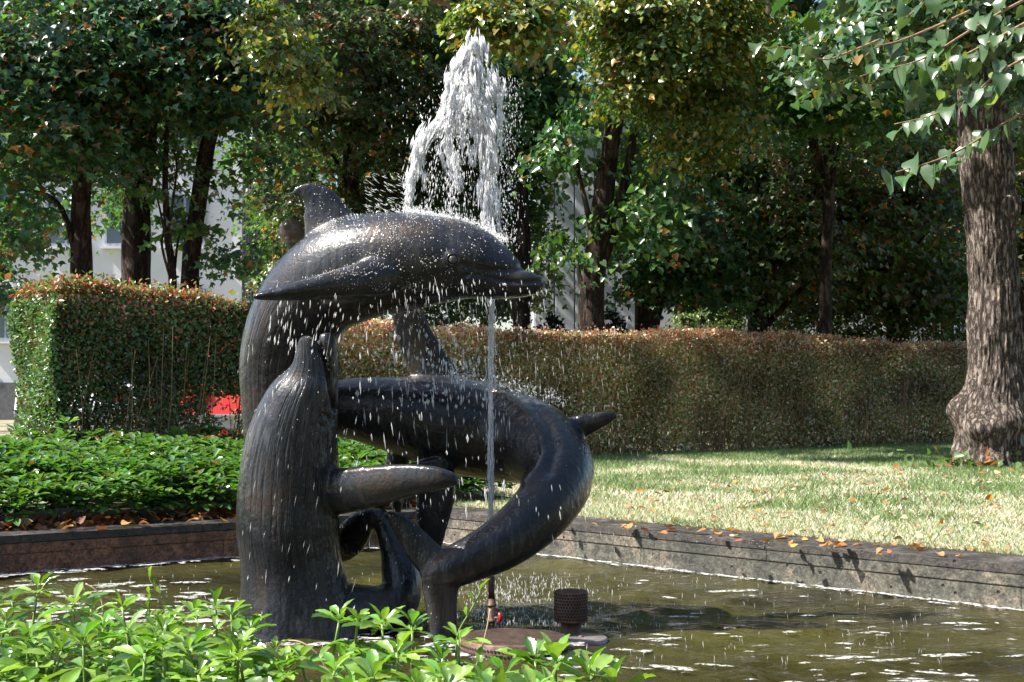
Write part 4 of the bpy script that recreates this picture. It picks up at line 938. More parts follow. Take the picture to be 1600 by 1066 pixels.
# ------------------------------------------------------------------ lawn grass and fallen leaves
def lawn():
    r = np.random.default_rng(55); n = 620000
    s = r.uniform(-9, 9.5, n) ; t = .41 + r.random(n) ** 1.15 * 14.0
    ne = 90000; s[:ne] = r.uniform(-.4, 8.5, ne); t[:ne] = .385 + r.random(ne) ** 1.6 * 1.3
    xy = PC[None] + dr[None] * s[:, None] + nr[None] * t[:, None]
    # keep what lies between the wall and the brown hedge, and in view
    nb = np.array([-U[1], U[0]]); front = (xy - hr) @ nb < .15
    ip = 800 + F * xy[:, 0] / np.maximum(xy[:, 1], .1); vis = (ip > 480) & (ip < 1680)
    bed = ((xy - PC) @ nl < 2.4) & ((xy - PC) @ nl > .35) & ((xy - PC) @ dl < 1.25)
    xy = xy[front & vis & ~bed]; n = len(xy)
    q = np.array([mnoise.noise(Vector((a * .7, b * .7, 1.0))) + .6 * mnoise.noise(Vector((a * 2.3, b * 2.3, 4.0))) for a, b in xy])
    dry = np.clip(.80 + 1.2 * q - .115 * ((xy - PC) @ nr - 2.0), 0, 1)
    g = pal(n, (.15, .23, .085), .4, (), r); d_ = pal(n, (.62, .58, .46), .35, (((.30, .20, .11), .06),), r)
    isd = r.random(n) < np.clip(dry, .15, .85); col = np.where(isd[:, None], d_, g)
    h = r.uniform(.025, .06, n) * np.where(isd, .7, 1.0); a = r.uniform(0, 2 * np.pi, n); lean = r.normal(0, .55, (n, 2)) * np.where(isd, 1.5, 1.0)[:, None]; wd = r.uniform(.0025, .006, n)
    b = np.column_stack([xy, np.full(n, LAWN)]); wv = np.column_stack([np.cos(a) * wd, np.sin(a) * wd, np.zeros(n)])
    tipv = b + np.column_stack([lean * h[:, None], h])
    V = np.stack([b - wv, b + wv, tipv], 1).reshape(-1, 3); Fc = np.arange(3 * n).reshape(-1, 3)
    g = link('lawn_grass', fast_mesh('lawn_grass', V, Fc, np.repeat(col, 3, 0)), M_GRASS)
    tag(g, 'short patchy lawn of green and straw-dry grass', 'grass', kind='stuff')
    # far litter
    n = 900; s = r.uniform(-.8, 9.5, n); t = .42 + r.random(n) ** 1.5 * 8; xy = PC[None] + dr[None] * s[:, None] + nr[None] * t[:, None]
    ok = (xy - hr) @ nb < -.05; xy = xy[ok]; n = len(xy)
    m_ = leaves_mesh('leaf_litter', np.column_stack([xy, np.full(n, LAWN + .035)]), np.column_stack([r.normal(0, 1, (n, 2)), r.normal(0, .2, n)]), np.column_stack([r.normal(0, .4, (n, 2)), np.ones(n)]), r.uniform(.025, .06, n), pal(n, (.30, .17, .09), .4, (((.48, .38, .24), .35), ((.45, .22, .03), .15)), r), 'lime')
    tag(link('leaf_litter', m_, M_DEAD), 'scattered brown and straw-coloured leaf litter over the lawn', 'leaf litter', kind='stuff')
    # dead leaves along the foot of the left bed
    n = 420; s = r.uniform(-.3, 4.4, n); t = r.uniform(.26, .50, n); xy = PC[None] - dl[None] * s[:, None] + nl[None] * t[:, None]
    m_ = leaves_mesh('leaf_litter', np.column_stack([xy, RIMZ + np.abs(r.normal(0, .02, n)) + .006]), np.column_stack([r.normal(0, 1, (n, 2)), r.normal(0, .35, n)]), np.column_stack([r.normal(0, .6, (n, 2)), np.ones(n)]), r.uniform(.045, .085, n), pal(n, (.20, .075, .03), .45, (((.42, .20, .05), .1), ((.3, .2, .12), .1)), r), 'lime')
    tag(link('leaf_litter', m_, M_DEAD), 'rust brown leaf litter piled at the foot of the ground-cover bed', 'leaf litter', kind='stuff')
    # leaves on the coping of the lit wall: each its own thing
    tv, tt = TPL['limebig']; tl, tlt = TPL['limebig']; lib = []
    for k in range(9):
        v, t_ = (tv, tt) if k % 3 == 0 else (tl, tlt); v = v.copy(); v[:, 2] += .22 * np.sin(v[:, 0] * 4 + k) * np.abs(v[:, 0]) + .16 * np.sin(v[:, 1] * 3 + k * 1.7); v[:, 2] -= v[:, 2].min(); v[:, 1] -= .45
        c = np.array([(.40, .19, .06), (.34, .14, .05), (.55, .34, .05), (.22, .09, .045), (.30, .13, .06), (.46, .24, .09), (.26, .10, .05), (.48, .38, .25), (.38, .20, .10)][k])
        me = fast_mesh('fallen_leaf', v, t_, np.repeat(c[None], len(v), 0), smooth=False); me.materials.append(M_DEAD); lib.append((me, 'yellow' if c[1] > .55 * c[0] and c[2] < .3 * c[0] else ('straw-coloured' if c[2] > .42 * c[0] else ('dark rust' if c[0] < .3 else 'orange-brown'))))
    def drop(px, py, z, lab, grp, sz=None):
        q = G(px, py, z); me, cn = lib[int(r.integers(9))]; lab = cn + ' ' + lab
        o = link('fallen_leaf', me); o.location = (q[0], q[1], z + .003); s = sz or r.uniform(.032, .062); o.scale = (s, s, s); o.rotation_euler = (r.normal(0, .18), r.normal(0, .18), r.uniform(0, 6.28))
        return tag(o, lab, 'leaf', grp)
    for k in range(62):
        x = float(np.clip(r.choice([900, 960, 1050, 1150, 1210, 1260, 1330, 1420, 1440, 1480]) + r.normal(0, 35), 850, 1560))
        yf = np.interp(x, [840, 1600], [826, 889]); yb = np.interp(x, [840, 1600], [808, 862])
        drop(x, r.uniform(yb, yf - 4), RIMZ + .001, 'curled dry leaf lying on the wet coping of the sunlit wall', 'fallen leaves on the coping')
    for x, y in [(40,826),(105,831),(160,828),(195,822),(226,824),(60,822),(262,817),(322,812),(350,815),(300,819)]:
        drop(x, y, RIMZ + .001, 'leaf lying on the coping of the shaded wall', 'fallen leaves on the shaded coping', .07)
lawn()
#@@REST@@
# ------------------------------------------------------------------ buildings beyond the trees
M_PLASTER = simple('white_plaster', (0.66, 0.67, 0.70), 0.85, 0, 1.5, 0.06)
M_PANEL = simple('pale_corrugated_panel', (0.56, 0.58, 0.63), 0.6, 0, 1.2, 0.10)
M_GLASS = simple('window_glass', (0.05, 0.07, 0.10), 0.08, 0, 1, 0.2)
M_FRAME = simple('window_frame', (0.35, 0.37, 0.42), 0.5)
M_SLAT = simple('dark_violet_slat', (0.055, 0.05, 0.09), 0.6)
M_ROOF = simple('roof_edge', (0.12, 0.12, 0.13), 0.8)
def white_house():
    d = 42.0; x0 = P(-260, 500, d)[0]; x1 = P(455, 500, d)[0]; H = 12.5; cx = (x0 + x1) / 2; hw = (x1 - x0) / 2
    root = thing('white_house', 'white plastered apartment house with small windows behind the left trees', 'building', (cx, d + 4, LAWN))
    link('wall', MB().box((0, 0, H / 2 - .2), (hw, 4, H / 2 + .2)).mesh('wall'), M_PLASTER, root)
    link('roof', MB().box((0, 0, H + .2), (hw + .4, 4.4, .2)).mesh('roof'), M_ROOF, root)
    link('base_course', MB().box((0, -4.06, .55), (hw + .02, .05, .55)).mesh('base_course'), M_ROOF, root)
    k = 0
    for z in (2.4, 5.2, 8.0, 10.6):
        for i in range(6):
            x = -hw + 1.6 + i * (2 * hw - 3.0) / 6
            w_ = link('window', MB().box((x, -4.03, z + .7), (.62, .06, .78)).mesh('window', bevel=.01), M_FRAME, root)
            for s in (-1, 1): link('pane', MB().box((x + s * .29, -4.10, z + .7), (.25, .012, .68)).mesh('pane'), M_GLASS, w_)
            link('sill', MB().box((x, -4.14, z - .12), (.7, .12, .03)).mesh('sill'), M_PLASTER, w_)
    sx0 = P(378, 400, d - 1.4)[0] - cx; sx1 = P(452, 400, d - 1.4)[0] - cx
    bal = link('balcony', MB().box(((sx0 + sx1) / 2, -4.7, 4.6), ((sx1 - sx0) / 2, .65, 3.4)).mesh('balcony'), M_ROOF, root)
    for i in range(17):
        x = sx0 + (sx1 - sx0) * (i + .5) / 17
        link('slat', MB().box((x, -5.42, 4.6), (.027, .05, 3.5)).mesh('slat'), M_SLAT, bal)
white_house()
def pale_hall():
    d = 37.0; x0 = P(835, 500, d)[0]; x1 = P(1720, 500, d)[0]; H = 8.4; cx = (x0 + x1) / 2; hw = (x1 - x0) / 2
    root = thing('pale_hall', 'pale grey hall clad in upright ribbed panels behind the forked tree', 'building', (cx, d + 4, LAWN))
    link('wall', MB().box((0, 0, H / 2 - .2), (hw, 3.9, H / 2 + .2)).mesh('wall'), M_FRAME, root)
    link('plinth', MB().box((0, -4.0, .95), (hw, .16, .95)).mesh('plinth'), M_PANEL, root)
    link('roof', MB().box((0, 0, H + .22), (hw + .2, 4.2, .16)).mesh('roof'), M_ROOF, root)
    n = int(2 * hw / .52)
    me = MB().box((0, 0, 0), (.245, .045, (H - 2.0) / 2)).mesh('panel', bevel=.012)
    for i in range(n):
        o = link('panel', me, M_PANEL, root); o.location = (-hw + (i + .5) * 2 * hw / n, -3.95, 1.98 + (H - 2.0) / 2)
    for i in range(5):
        x = -hw + 4.0 + i * 2.3
        w_ = link('window', MB().box((x, -4.02, 5.0), (.75, .05, .9)).mesh('window', bevel=.01), M_FRAME, root)
        for s in (-1, 1): link('pane', MB().box((x + s * .35, -4.08, 5.0), (.31, .012, .8)).mesh('pane'), M_GLASS, w_)
pale_hall()

# ------------------------------------------------------------------ globe lamps
M_GLOBE = simple('smoky_globe', (0.16, 0.12, 0.10), 0.15, 0, 3, 0.3)
for (x, y, d, lab) in ((455, 362, 23.0, 'globe lamp with smoky brown shade beside the dolphin fin'), (1137, 432, 33.0, 'globe lamp with smoky brown shade on a thin post above the brown hedge')):
    c = P(x, y, d); t = thing('globe_lamp', lab, 'lamp', (c[0], d, LAWN), 'globe lamps'); h = c[2] - LAWN
    link('post', MB().tube([(0, 0, -.1), (0, 0, h - .2)], [.05, .035], 12).mesh('post', True), M_ROOF, t)
    link('globe', MB().add(ICO_V * .21 + np.array([0, 0, h]), ICO_F).mesh('globe', True), M_GLOBE, t)
    link('neck', MB().add(*lathe([(.035, h - .3), (.075, h - .24), (.09, h - .17), (.05, h - .15)], 16)).mesh('neck', True), M_ROOF, t)

# ------------------------------------------------------------------ parked cars glimpsed through the hedge
M_TYRE = simple('tyre', (0.02, 0.02, 0.02), 0.8)
M_CHROME = simple('alloy', (0.5, 0.5, 0.52), 0.3, 0.8)
M_TAIL = simple('tail_lamp', (0.4, 0.01, 0.01), 0.2)
def car(label, loc, rz, paint):
    root = thing('parked_car', label, 'car', loc, 'cars parked behind the hedge', rz)
    prof = [(-2.0,.30),(-2.05,.55),(-2.0,.82),(-1.85,.93),(-1.55,1.30),(-1.2,1.46),(0.1,1.48),(.75,1.05),(1.7,.88),(2.0,.72),(2.05,.45),(2.0,.28)]
    def loft(pr, hw, inset):
        V, Fc = [], []; n = len(pr)
        for s, k in ((-1, 1), (-1, 0), (1, 0), (1, 1)):
            for x, z in pr: V.append((x * (1 - .012 * k), s * (hw - (inset * max(0, (z - .9) / .55)) - (.05 if k else 0) * 0 - (0 if k == 0 else .06)), z))
        for r_ in range(3):
            for i in range(n): j = (i + 1) % n; Fc.append((r_ * n + i, r_ * n + j, (r_ + 1) * n + j, (r_ + 1) * n + i))
        Fc.append(tuple(range(n - 1, -1, -1))); Fc.append(tuple(range(3 * n, 4 * n)))
        return MB().add(V, Fc)
    link('body', loft(prof, .86, .18).mesh('body', bevel=.02), paint, root)
    for s in (-1, 1):
        w_ = link('side_window', MB().add([(-1.45,s*.803,1.0),(.62,s*.803,1.0),(.06,s*.70,1.40),(-1.15,s*.70,1.40),(-1.45,s*.79,1.0),(.62,s*.79,1.0),(.06,s*.68,1.40),(-1.15,s*.68,1.40)], [(0,1,2,3),(7,6,5,4),(0,4,5,1),(1,5,6,2),(2,6,7,3),(3,7,4,0)]).mesh('side_window'), M_GLASS, root)
        link('tail_lamp', MB().box((-2.03, s * .62, .78), (.03, .12, .08)).mesh('tail_lamp', bevel=.01), M_TAIL, root)
        link('headlight', MB().box((1.97, s * .6, .66), (.05, .16, .07)).mesh('headlight', bevel=.01), M_CHROME, root)
        for x in (-1.25, 1.3):
            prf = [(.0, -.09), (.26, -.09), (.31, -.06), (.31, .06), (.26, .09), (.0, .09)]
            v, q = lathe(prf, 24); v = v[:, [0, 2, 1]] + np.array([x, s * .80, .31])
            wh = link('wheel', MB().add(v, q).mesh('wheel', True), M_TYRE, root)
            v, q = lathe([(.0, .098), (.17, .095), (.19, .085), (.19, .05)], 20); v = v[:, [0, 2, 1]] * np.array([1, s, 1]) + np.array([x, s * .80, .31])
            link('rim', MB().add(v, q).mesh('rim', True), M_CHROME, wh)
    link('rear_window', MB().add([(-1.88,-.66,.98),(-1.88,.66,.98),(-1.60,.60,1.30),(-1.60,-.60,1.30),(-1.84,-.66,.98),(-1.84,.66,.98),(-1.56,.6,1.3),(-1.56,-.6,1.3)], [(0,1,2,3),(7,6,5,4),(0,4,5,1),(1,5,6,2),(2,6,7,3),(3,7,4,0)]).mesh('rear_window'), M_GLASS, root)
    link('bumper', MB().box((-2.06, 0, .48), (.05, .82, .09)).mesh('bumper', bevel=.02), M_ROOF, root)
    return root
c = P(455, 600, 17.0); car('red parked car glimpsed through the thin stems of the green hedge', (c[0], 17.0 + 1.2, LAWN + .008), R(80), simple('red_car_paint', (0.62, 0.025, 0.02), 0.25, 0, 1, .03))
c = P(185, 600, 19.5); car('white parked car behind the green hedge next to the red car', (c[0], 19.5 + 1.2, LAWN + .008), R(80), simple('white_car_paint', (0.75, 0.76, 0.78), 0.25, 0, 1, .03))
# ------------------------------------------------------------------ shrubs and little spruces behind the brown hedge
def shrub(label, px, py, d, rx, ry, rd, nc, nlv, ls, colors, seed, group=None):
    r = np.random.default_rng(seed); c = P(px, py, d); o = np.array([c[0], d, LAWN]); root = thing('shrub', label, 'shrub', tuple(o), group)
    Pp, Tt, Nn, Ss, Cl, cents = crown_points([(c, (rx * d / F, rd, ry * d / F), nc, nlv, ls, .32)], r)
    k = Pp[:, 2] > LAWN + .02; Pp, Tt, Nn, Ss = Pp[k], Tt[k], Nn[k], Ss[k]
    link('foliage', leaves_mesh('foliage', rel(Pp, o), Tt, Nn, Ss, pal(len(Pp), *colors, r), 'small'), M_MAPLE, root, 'stuff')
    for i in range(6):
        e = cents[int(r.integers(len(cents)))] - o; link('stem', fast_mesh('stem', *tube(catmull(np.array([[r.normal(0, .1), r.normal(0, .1), -.05], e * .5 + r.normal(0, .08, 3), e]), 8), np.linspace(.025, .006, 8), 6), smooth=True), M_TWIG, root)
shrub('pale green sunlit shrub around the foot of the second globe lamp', 1108, 490, 30, 50, 60, .9, 60, 60, .085, ((.14, .20, .06), .3, (((.22, .27, .10), .2),)), 71)
shrub('dark green shrub beside the rusty maple trunk behind the hedge', 1250, 490, 27, 70, 60, 1.0, 60, 60, .09, ((.045, .085, .03), .35, ()), 72)
shrub('mixed green shrub near the lime trunk behind the hedge', 1370, 490, 27, 90, 80, 1.0, 70, 60, .09, ((.055, .085, .03), .35, (((.2, .1, .03), .08),)), 73)
shrub('fresh green shrub close beside the lime trunk behind the hedge', 1475, 470, 26, 60, 90, 1.0, 60, 60, .09, ((.06, .11, .03), .35, ()), 74)
shrub('thin light green bush in front of the slatted balcony', 440, 400, 24, 45, 80, .7, 16, 45, .07, ((.11, .17, .04), .3, ()), 75)
shrub('dark bush under the maples left of the thin sapling', 150, 450, 26, 90, 25, .8, 22, 50, .09, ((.045, .085, .03), .35, ()), 76)
shrub('dark evergreen bush behind the brown hedge below the dolphin belly', 620, 485, 25, 80, 40, .8, 40, 60, .09, ((.05, .09, .04), .35, ()), 77)
shrub('dark evergreen bush behind the brown hedge below the dolphin beak', 745, 485, 25.5, 75, 38, .8, 36, 60, .09, ((.045, .085, .045), .35, ()), 78)
def spruce(label, px, d, h, seed):
    r = np.random.default_rng(seed); c = P(px, 500, d); o = np.array([c[0], d, LAWN]); root = thing('spruce_tree', label, 'tree', tuple(o), 'little spruces behind the hedge')
    link('trunk', MB().tube([(0, 0, -.1), (0, 0, h)], [.05, .01], 8).mesh('trunk', True), M_BARK, root)
    Pp, Tt, Nn = [], [], []; V, Q, k = [], [], 0
    for i in range(60):
        z = h * (.1 + .88 * (i / 60)); L = (1 - z / h) * .95 + .08; a = r.uniform(0, 6.28); e = np.array([math.cos(a) * L, math.sin(a) * L, z + .12 * L]); s = np.array([0, 0, z])
        v, q = tube(catmull(np.array([s, (s + e) / 2 - np.array([0, 0, .08 * L]), e]), 5), np.linspace(.010, .003, 5), 4, np.array([0, 0, 1.]), False); V.append(v); Q.append(q + k); k += len(v)
        n = int(60 * L) + 8; u = r.random(n)[:, None]; Pp.append(s + (e - s) * u); dirv = unit(e - s)[None] * .6 + r.normal(0, .7, (n, 3)); Tt.append(dirv); Nn.append(r.normal(0, 1, (n, 3)) + np.array([0, 0, .8]))
    link('branches', fast_mesh('branches', np.vstack(V), np.vstack(Q)), M_TWIG, root, 'stuff')
    Pp = np.vstack(Pp); n = len(Pp); tv = TPL['diamond']
    link('needles', leaves_mesh('needles', Pp, np.vstack(Tt), np.vstack(Nn), r.uniform(.07, .14, n), pal(n, (.022, .045, .045), .3, (), r), 'diamond'), M_HEDGE, root, 'stuff')
spruce('little dark blue-green spruce beside the forked trunk under the dolphin beak', 862, 25, 2.25, 1)
spruce('little dark blue-green spruce on the far side of the forked trunk', 958, 26, 2.35, 2)

# ------------------------------------------------------------------ the water in the air
OCT_V = np.array([(1,0,0),(-1,0,0),(0,1,0),(0,-1,0),(0,0,1),(0,0,-1)], float)
OCT_F = np.array([(0,2,4),(2,1,4),(1,3,4),(3,0,4),(2,0,5),(1,2,5),(3,1,5),(0,3,5)])
def drops_mesh(name, pos, axis, length, rad):
    """small elongated drops; axis = direction of flight"""
    a = unit(axis); ref = np.where(np.abs(a[:, 1:2]) < .9, np.array([[0, 1., 0]]), np.array([[1., 0, 0]])); x = unit(np.cross(a, ref)); y = np.cross(a, x)
    V = pos[:, None] + x[:, None] * (rad[:, None] * OCT_V[None, :, 0])[..., None] + y[:, None] * (rad[:, None] * OCT_V[None, :, 1])[..., None] + a[:, None] * (length[:, None] * .5 * OCT_V[None, :, 2])[..., None]
    n = len(pos); Fc = (OCT_F[None] + (np.arange(n) * 6)[:, None, None]).reshape(-1, 3)
    return fast_mesh(name, V.reshape(-1, 3), Fc, smooth=True)
def jet():
    r = np.random.default_rng(99); D = 6.5; mpp = D / F
    o = np.array([P(768, 940, D)[0], D, 0.0])
    root = thing('water_jet', 'white jet of water shooting up behind the dolphin head and falling back', 'water jet', tuple(o))
    pos, ax, ln, rd = [], [], [], []
    def emit(x, y, dd, vx, vy, l, q):
        pos.append(np.array([P(a_, b_, D + c_) for a_, b_, c_ in zip(x, y, dd)])); ax.append(np.column_stack([vx, r.normal(0, .12, len(x)) * np.abs(vy), -vy])); ln.append(l * mpp); rd.append(q * mpp)
    # the jet from the nozzle: twisting strands, narrow below and loosening on the way up
    for k in range(9):
        ph = r.uniform(0, 6.28); tw = r.uniform(.010, .03)
        y = np.linspace(892, 350, 120); rad_ = np.interp(y, [350, 480, 600, 700, 830, 892], [8, 5, 3.2, 4.5, 4, 2])
        C = np.array([P(767 + q * .7 * math.cos(ph + (900 - yy) * tw) + r.normal(0, .5), yy, D + q * .7 * mpp * math.sin(ph + (900 - yy) * tw)) for yy, q in zip(y, rad_)])
        V, Q = tube_rings(C, mpp * rad_ * .42 * (1 + .35 * np.sin(y * .11 + ph) * r.random() + r.normal(0, .12, 120)).clip(.25), mpp * rad_ * .42, 7)
        link('rising_strand', fast_mesh('rising_strand', rel(V, o), Q, smooth=True), M_DROP, root)
    n = 500; y = r.uniform(350, 880, n); w_ = np.interp(y, [350, 480, 700, 880], [9, 7, 6, 4]); x = 767 + r.normal(0, .6, n) * w_; emit(x, y, r.normal(0, .5, n) * w_ * mpp, r.normal(0, .05, n), -np.ones(n), r.uniform(5, 26, n), r.uniform(.25, .8, n))
    # head of the jet: ragged lobes of white water
    def stream(line, n, l0, l1, r0, r1, flat=.5, wild=1.0):
        L_ = np.array(line, float); nc = max(4, n // 11)
        k = r.uniform(0, len(L_) - 1 - 1e-6, nc); i = k.astype(int); u = (k - i)[:, None]; q = L_[i] * (1 - u) + L_[i + 1] * u; dv = L_[i + 1] - L_[i]
        cx = r.normal(0, .52, nc).clip(-1.15, 1.15) * q[:, 2]; cy = r.normal(0, .4, nc) * q[:, 2]; cz = r.normal(0, .6, nc) * q[:, 2] * flat; sp = r.uniform(.6, 2.6, nc) * wild; sz = r.lognormal(0, .35, nc)
        j = r.integers(nc, size=n); e1, e2, e3 = r.normal(0, 1, (3, n))
        emit(q[j, 0] + cx[j] + e1 * sp[j], q[j, 1] + cy[j] + e2 * sp[j] * 2.6, (cz[j] + e3 * sp[j]) * mpp, dv[j, 0] / (np.abs(dv[j, 1]) + 12) * .8 + cx[j] * .010 + r.normal(0, .10, n), np.ones(n), r.uniform(l0, l1, n) * sz[j], r.uniform(r0, r1, n) * sz[j])
    for line, n in (([(742,68,8),(740,82,14)], 520), ([(757,77,5),(761,92,5)], 130), ([(726,86,9),(712,108,13)], 420), ([(740,98,20),(738,125,30)], 1500), ([(704,118,11),(694,150,9),(691,182,8)], 520), ([(768,116,11),(781,135,8),(778,158,9)], 480), ([(735,138,36),(738,178,36)], 2500), ([(712,158,18),(703,188,15)], 620)):
        stream(line, int(n * .55), 6, 20, .45, 1.35)
    for line, n, q in (([(758,178,16),(764,230,12),(766,290,11),(770,372,12)], 2700, 1.2), ([(694,190,13),(664,214,11),(651,243,9),(644,284,8),(634,324,11)], 1500, 1.1), ([(702,188,13),(700,222,10),(711,258,8)], 300, 1.05), ([(690,236,8),(704,264,9),(716,286,7)], 240, 1.0), ([(740,182,12),(743,215,9),(738,252,7)], 320, 1.0), ([(724,186,9),(722,218,6)], 130, .95), ([(776,176,8),(782,235,8)], 240, .9), ([(748,220,8),(752,275,8),(748,330,8)], 120, .85), ([(660,222,7),(668,262,8),(664,300,8)], 80, .8)):
        stream(line, int(n * .7), 7, 24, .3, q, wild=1.5)
    # thin falling veils between them
    for k in range(34):
        xl = r.uniform(648, 792); xa = r.normal(734, 14); ya = 120 + abs(r.normal(0, 40)); yl = np.interp(xl, [620, 700, 770, 800], [328, 342, 368, 392])
        n = int(r.uniform(18, 46)); f = r.random(n) ** .55; y = ya + (yl - ya) * f * f; x = xa + (xl - xa) * f
        emit(x + r.normal(0, 3.5, n), y + r.normal(0, 4, n), r.normal(0, .06) * f + r.normal(0, .012, n), np.full(n, (xl - xa) / 260.) / (2 * f + .25) + r.normal(0, .1, n), np.ones(n), r.uniform(3, 11, n), r.uniform(.25, .8, n))
    # fine mist
    n = 1300; f = r.random(n); y = 120 + 265 * f; x = np.where(r.random(n) < .6, r.normal(792, 13, n), r.normal(700, 45, n)); emit(x, y, r.normal(0, .07, n), r.normal(0, .1, n), np.ones(n), r.uniform(2, 6, n), r.uniform(.2, .6, n))
    n = 120; emit(r.uniform(570, 640, n), r.uniform(270, 332, n), r.normal(0, .08, n), np.full(n, 1.2), r.normal(.7, .3, n), r.uniform(3, 14, n), r.uniform(.2, .6, n))
    link('plume', drops_mesh('plume', rel(np.vstack(pos), o), np.vstack(ax), np.concatenate(ln), np.concatenate(rd)), M_SPRAY, root, 'stuff')
    # rain of drops off the bodies
    pos, ax, ln, rd = [], [], [], []
    def rain(n, x0, x1, y0, y1, d0, d1, l0, l1, r0, r1, slant=-.16):
        x = r.uniform(x0, x1, n); y = r.uniform(y0, y1, n); d = r.uniform(d0, d1, n); pos.append(np.array([P(a, b, c_) for a, b, c_ in zip(x, y, d)]))
        ax.append(np.column_stack([slant * -1 * np.ones(n) * np.where(x > 560, .4, -1) + r.normal(0, .08, n), r.normal(0, .05, n), -np.ones(n)])); ln.append(r.uniform(l0, l1, n) * mpp); rd.append(r.uniform(r0, r1, n) * mpp)
    rain(216, 590, 770, 480, 640, 6.3, 6.58, 6, 15, .9, 2.2); rain(237, 540, 800, 560, 800, 6.25, 6.52, 7, 18, .6, 1.5); rain(187, 420, 640, 440, 560, 5.95, 6.3, 6, 16, .5, 1.2)
    rain(302, 640, 880, 470, 620, 6.2, 6.9, 3, 10, .3, .8); rain(216, 780, 1000, 500, 720, 6.2, 7.2, 6, 16, .18, .4); rain(79, 370, 560, 500, 960, 5.9, 6.1, 7, 16, .3, .6); rain(187, 560, 960, 760, 960, 6.0, 6.9, 6, 16, .4, .9)
    rain(79, 640, 860, 440, 480, 6.02, 6.15, 5, 12, .6, 1.2)
    rain(187, 640, 860, 335, 480, 5.95, 6.6, 2, 6, .3, .6)
    link('falling_drops', drops_mesh('falling_drops', rel(np.vstack(pos), o), np.vstack(ax), np.concatenate(ln) * r.lognormal(-.1, .45, sum(map(len, ln))), np.concatenate(rd) * r.lognormal(-.25, .4, sum(map(len, rd)))), M_MIST, root, 'stuff')
    # impact spray on the dolphin back, on the whale back and on the pool
    pos, ax, ln, rd = [], [], [], []
    def spray(line, n, d, up, rx=8):
        ln_ = np.array(line, float); k = r.uniform(0, len(ln_) - 1 - 1e-6, n); i = k.astype(int); u = (k - i)[:, None]; q = ln_[i] * (1 - u) + ln_[i + 1] * u
        h = np.abs(r.normal(0, up, n)); pos.append(np.array([P(a + r.normal(0, rx), b - hh, d + r.normal(0, .07)) for (a, b), hh in zip(q, h)])); ax.append(r.normal(0, .6, (n, 3)) + np.array([0, 0, 1])); ln.append(r.uniform(1.5, 6, n) * mpp); rd.append(r.uniform(.4, 1.1, n) * mpp)
    spray([(625,331),(660,333),(700,341),(740,352),(775,370),(790,380)], 800, 6.35, 5); spray([(700,588),(760,602),(820,616),(880,636)], 500, 6.6, 10)
    n = 900; x = r.normal(815, 70, n); y = r.uniform(905, 992, n)
    b = np.array([G(a, c_, 0) for a, c_ in zip(x, y)]); h = r.uniform(.0, .05, n) * r.random(n); b[:, 2] = h; pos.append(b); ax.append(r.normal(0, .25, (n, 3)) + np.array([0, 0, 1])); ln.append(r.uniform(.006, .04, n)); rd.append(r.uniform(.0012, .0028, n))
    n = 420; x = r.uniform(60, 1500, n); y = r.uniform(885, 1040, n); b = np.array([G(a, c_, 0) for a, c_ in zip(x, y)]); b[:, 2] = .006; pos.append(b); ax.append(r.normal(0, .15, (n, 3)) + np.array([0, 0, 1])); ln.append(r.uniform(.01, .035, n)); rd.append(r.uniform(.001, .002, n))
    link('impact_spray', drops_mesh('impact_spray', rel(np.vstack(pos), o), np.vstack(ax), np.concatenate(ln), np.concatenate(rd)), M_MIST, root, 'stuff')
    # beads of water on the bronze skin
    pos, ax, ln, rd = [], [], [], []
    for ob, cond, n in ((dolphin, lambda px, N: (px[:, 0] > 470) & (px[:, 0] < 800) & (px[:, 1] < 455) & (N[:, 1] < .1), 2600), (seal, lambda px, N: (N[:, 1] < 0) & (px[:, 1] < 700), 140), (orca, lambda px, N: (N[:, 1] < .1) & (N[:, 2] > -.2), 300)):
        me = ob.data; m = len(me.vertices); V = np.empty(m * 3, np.float32); N = np.empty(m * 3, np.float32); me.vertices.foreach_get('co', V); me.vertices.foreach_get('normal', N); V = V.reshape(-1, 3) + SO; N = N.reshape(-1, 3)
        px = to_px(V); k = np.where(cond(px, N))[0]; wgt = np.exp(-((px[k, 0] - 620) / 85.) ** 2) * np.clip([.4 + 1.6 * mnoise.noise(Vector((a_ * .03, b_ * .05, 3))) for a_, b_ in px[k]], .05, 2) + .05; wgt /= wgt.sum(); sel = r.choice(k, n, p=wgt)
        pos.append(V[sel] + N[sel] * .0005 + r.normal(0, .003, (n, 3))); ax.append(r.normal(0, .3, (n, 3)) + np.array([0, 0, 1])); q = r.uniform(.0008, .0026, n) * r.uniform(.4, 1.1, n); rd.append(q); ln.append(q * r.uniform(2, 4.5, n))
    link('clinging_beads', drops_mesh('clinging_beads', rel(np.vstack(pos), o), np.vstack(ax), np.concatenate(ln), np.concatenate(rd)), M_SPRAY, root, 'stuff')
jet()

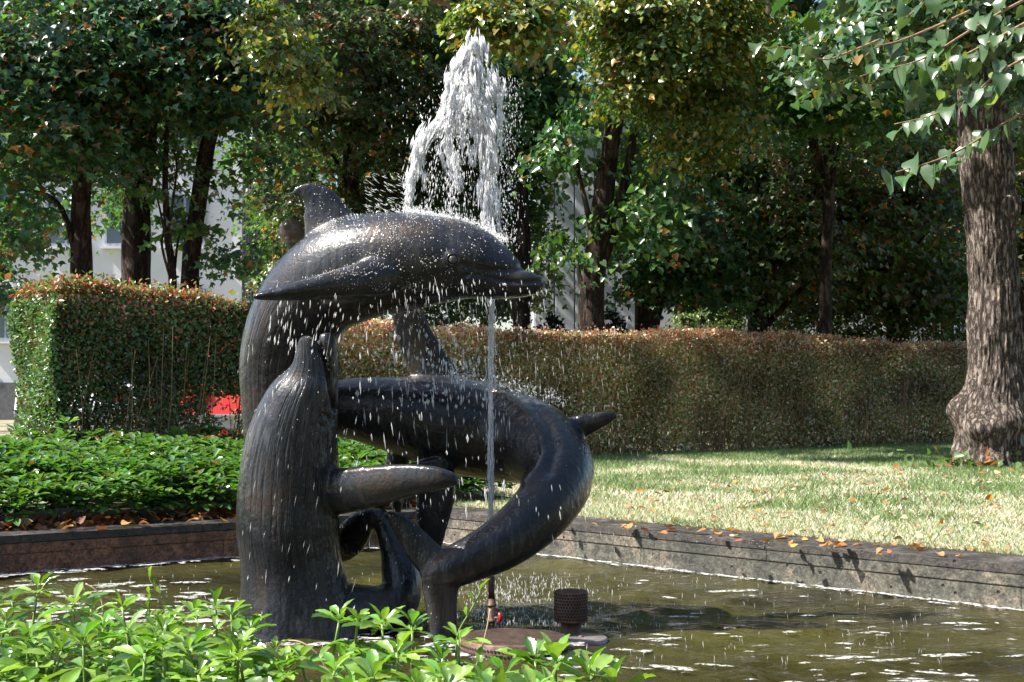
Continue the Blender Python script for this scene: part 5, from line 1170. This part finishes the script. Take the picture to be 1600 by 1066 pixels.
# ------------------------------------------------------------------ foam on the water
def foam():
    r = np.random.default_rng(17); mb = MB()
    def blob(c, a, b, rot, z=.012):
        n = 18; th = np.linspace(0, 2 * np.pi, n, endpoint=False); q = 1 + .45 * np.sin(th * 2 + r.uniform(0, 6)) * r.random() + .35 * np.sin(th * 3 + r.uniform(0, 6)) * r.random() + r.normal(0, .2, n)
        x = np.cos(th) * a * q; y = np.sin(th) * b * q; ca, sa = math.cos(rot), math.sin(rot)
        P3 = np.column_stack([c[0] + x * ca - y * sa, c[1] + x * sa + y * ca, np.full(n, z)]); top_ = P3 * 1.0; ctr = np.array([[c[0], c[1], z + .004]])
        mb.add(np.vstack([P3, ctr]), [(n, i, (i + 1) % n) for i in range(n)])
    for k in range(100):
        x = r.uniform(880, 1600); y = 905 + (r.random() ** .7) * 165; 
        if y < np.interp(x, [840, 1600], [878, 962]): continue
        c = G(x, y, .01); s = r.uniform(.006, .020) * (2.3 if r.random() < .15 else 1); blob(c, s * r.uniform(1.4, 3.4), s * .8, r.normal(0, .3))
    for k in range(70):
        x = r.uniform(-10, 370); y = r.uniform(905, 975); c = G(x, y, .01); s = r.uniform(.012, .045); blob(c, s * r.uniform(1, 2.6), s, r.normal(.2, .25))
    for k in range(60): c = G(r.uniform(380, 900), r.uniform(985, 1030), .01); s = r.uniform(.01, .035); blob(c, s * 1.6, s, r.normal(0, .3))
    # scum line along the lit wall, and a broad film along the shaded one
    for d_, n_, L, w0, cnt in ((dr, nr, 9.0, .030, 300), (-dl, nl, 5.5, .09, 190)):
        for k in range(cnt):
            s = L * (k + r.random()) / cnt; c = PC + d_ * s - n_ * (abs(r.normal(0, w0)) - .008); blob(c, r.uniform(.02, .055), r.uniform(.008, w0 * .7), math.atan2(d_[1], d_[0]) + r.normal(0, .12), .011 + r.random() * .003)
    for k in range(40):
        a = k / 40 * 6.283; q = P(470, 985, 6.22); c = np.array([q[0] + math.cos(a) * .36 + r.normal(0, .03), 6.22 + math.sin(a) * .33 + r.normal(0, .02)]); blob(c, r.uniform(.01, .03), .012, a + 1.57)
    tag(link('foam', mb.mesh('foam'), M_FOAM), 'white foam flakes and scum line floating on the pool', 'foam', kind='stuff')
foam()
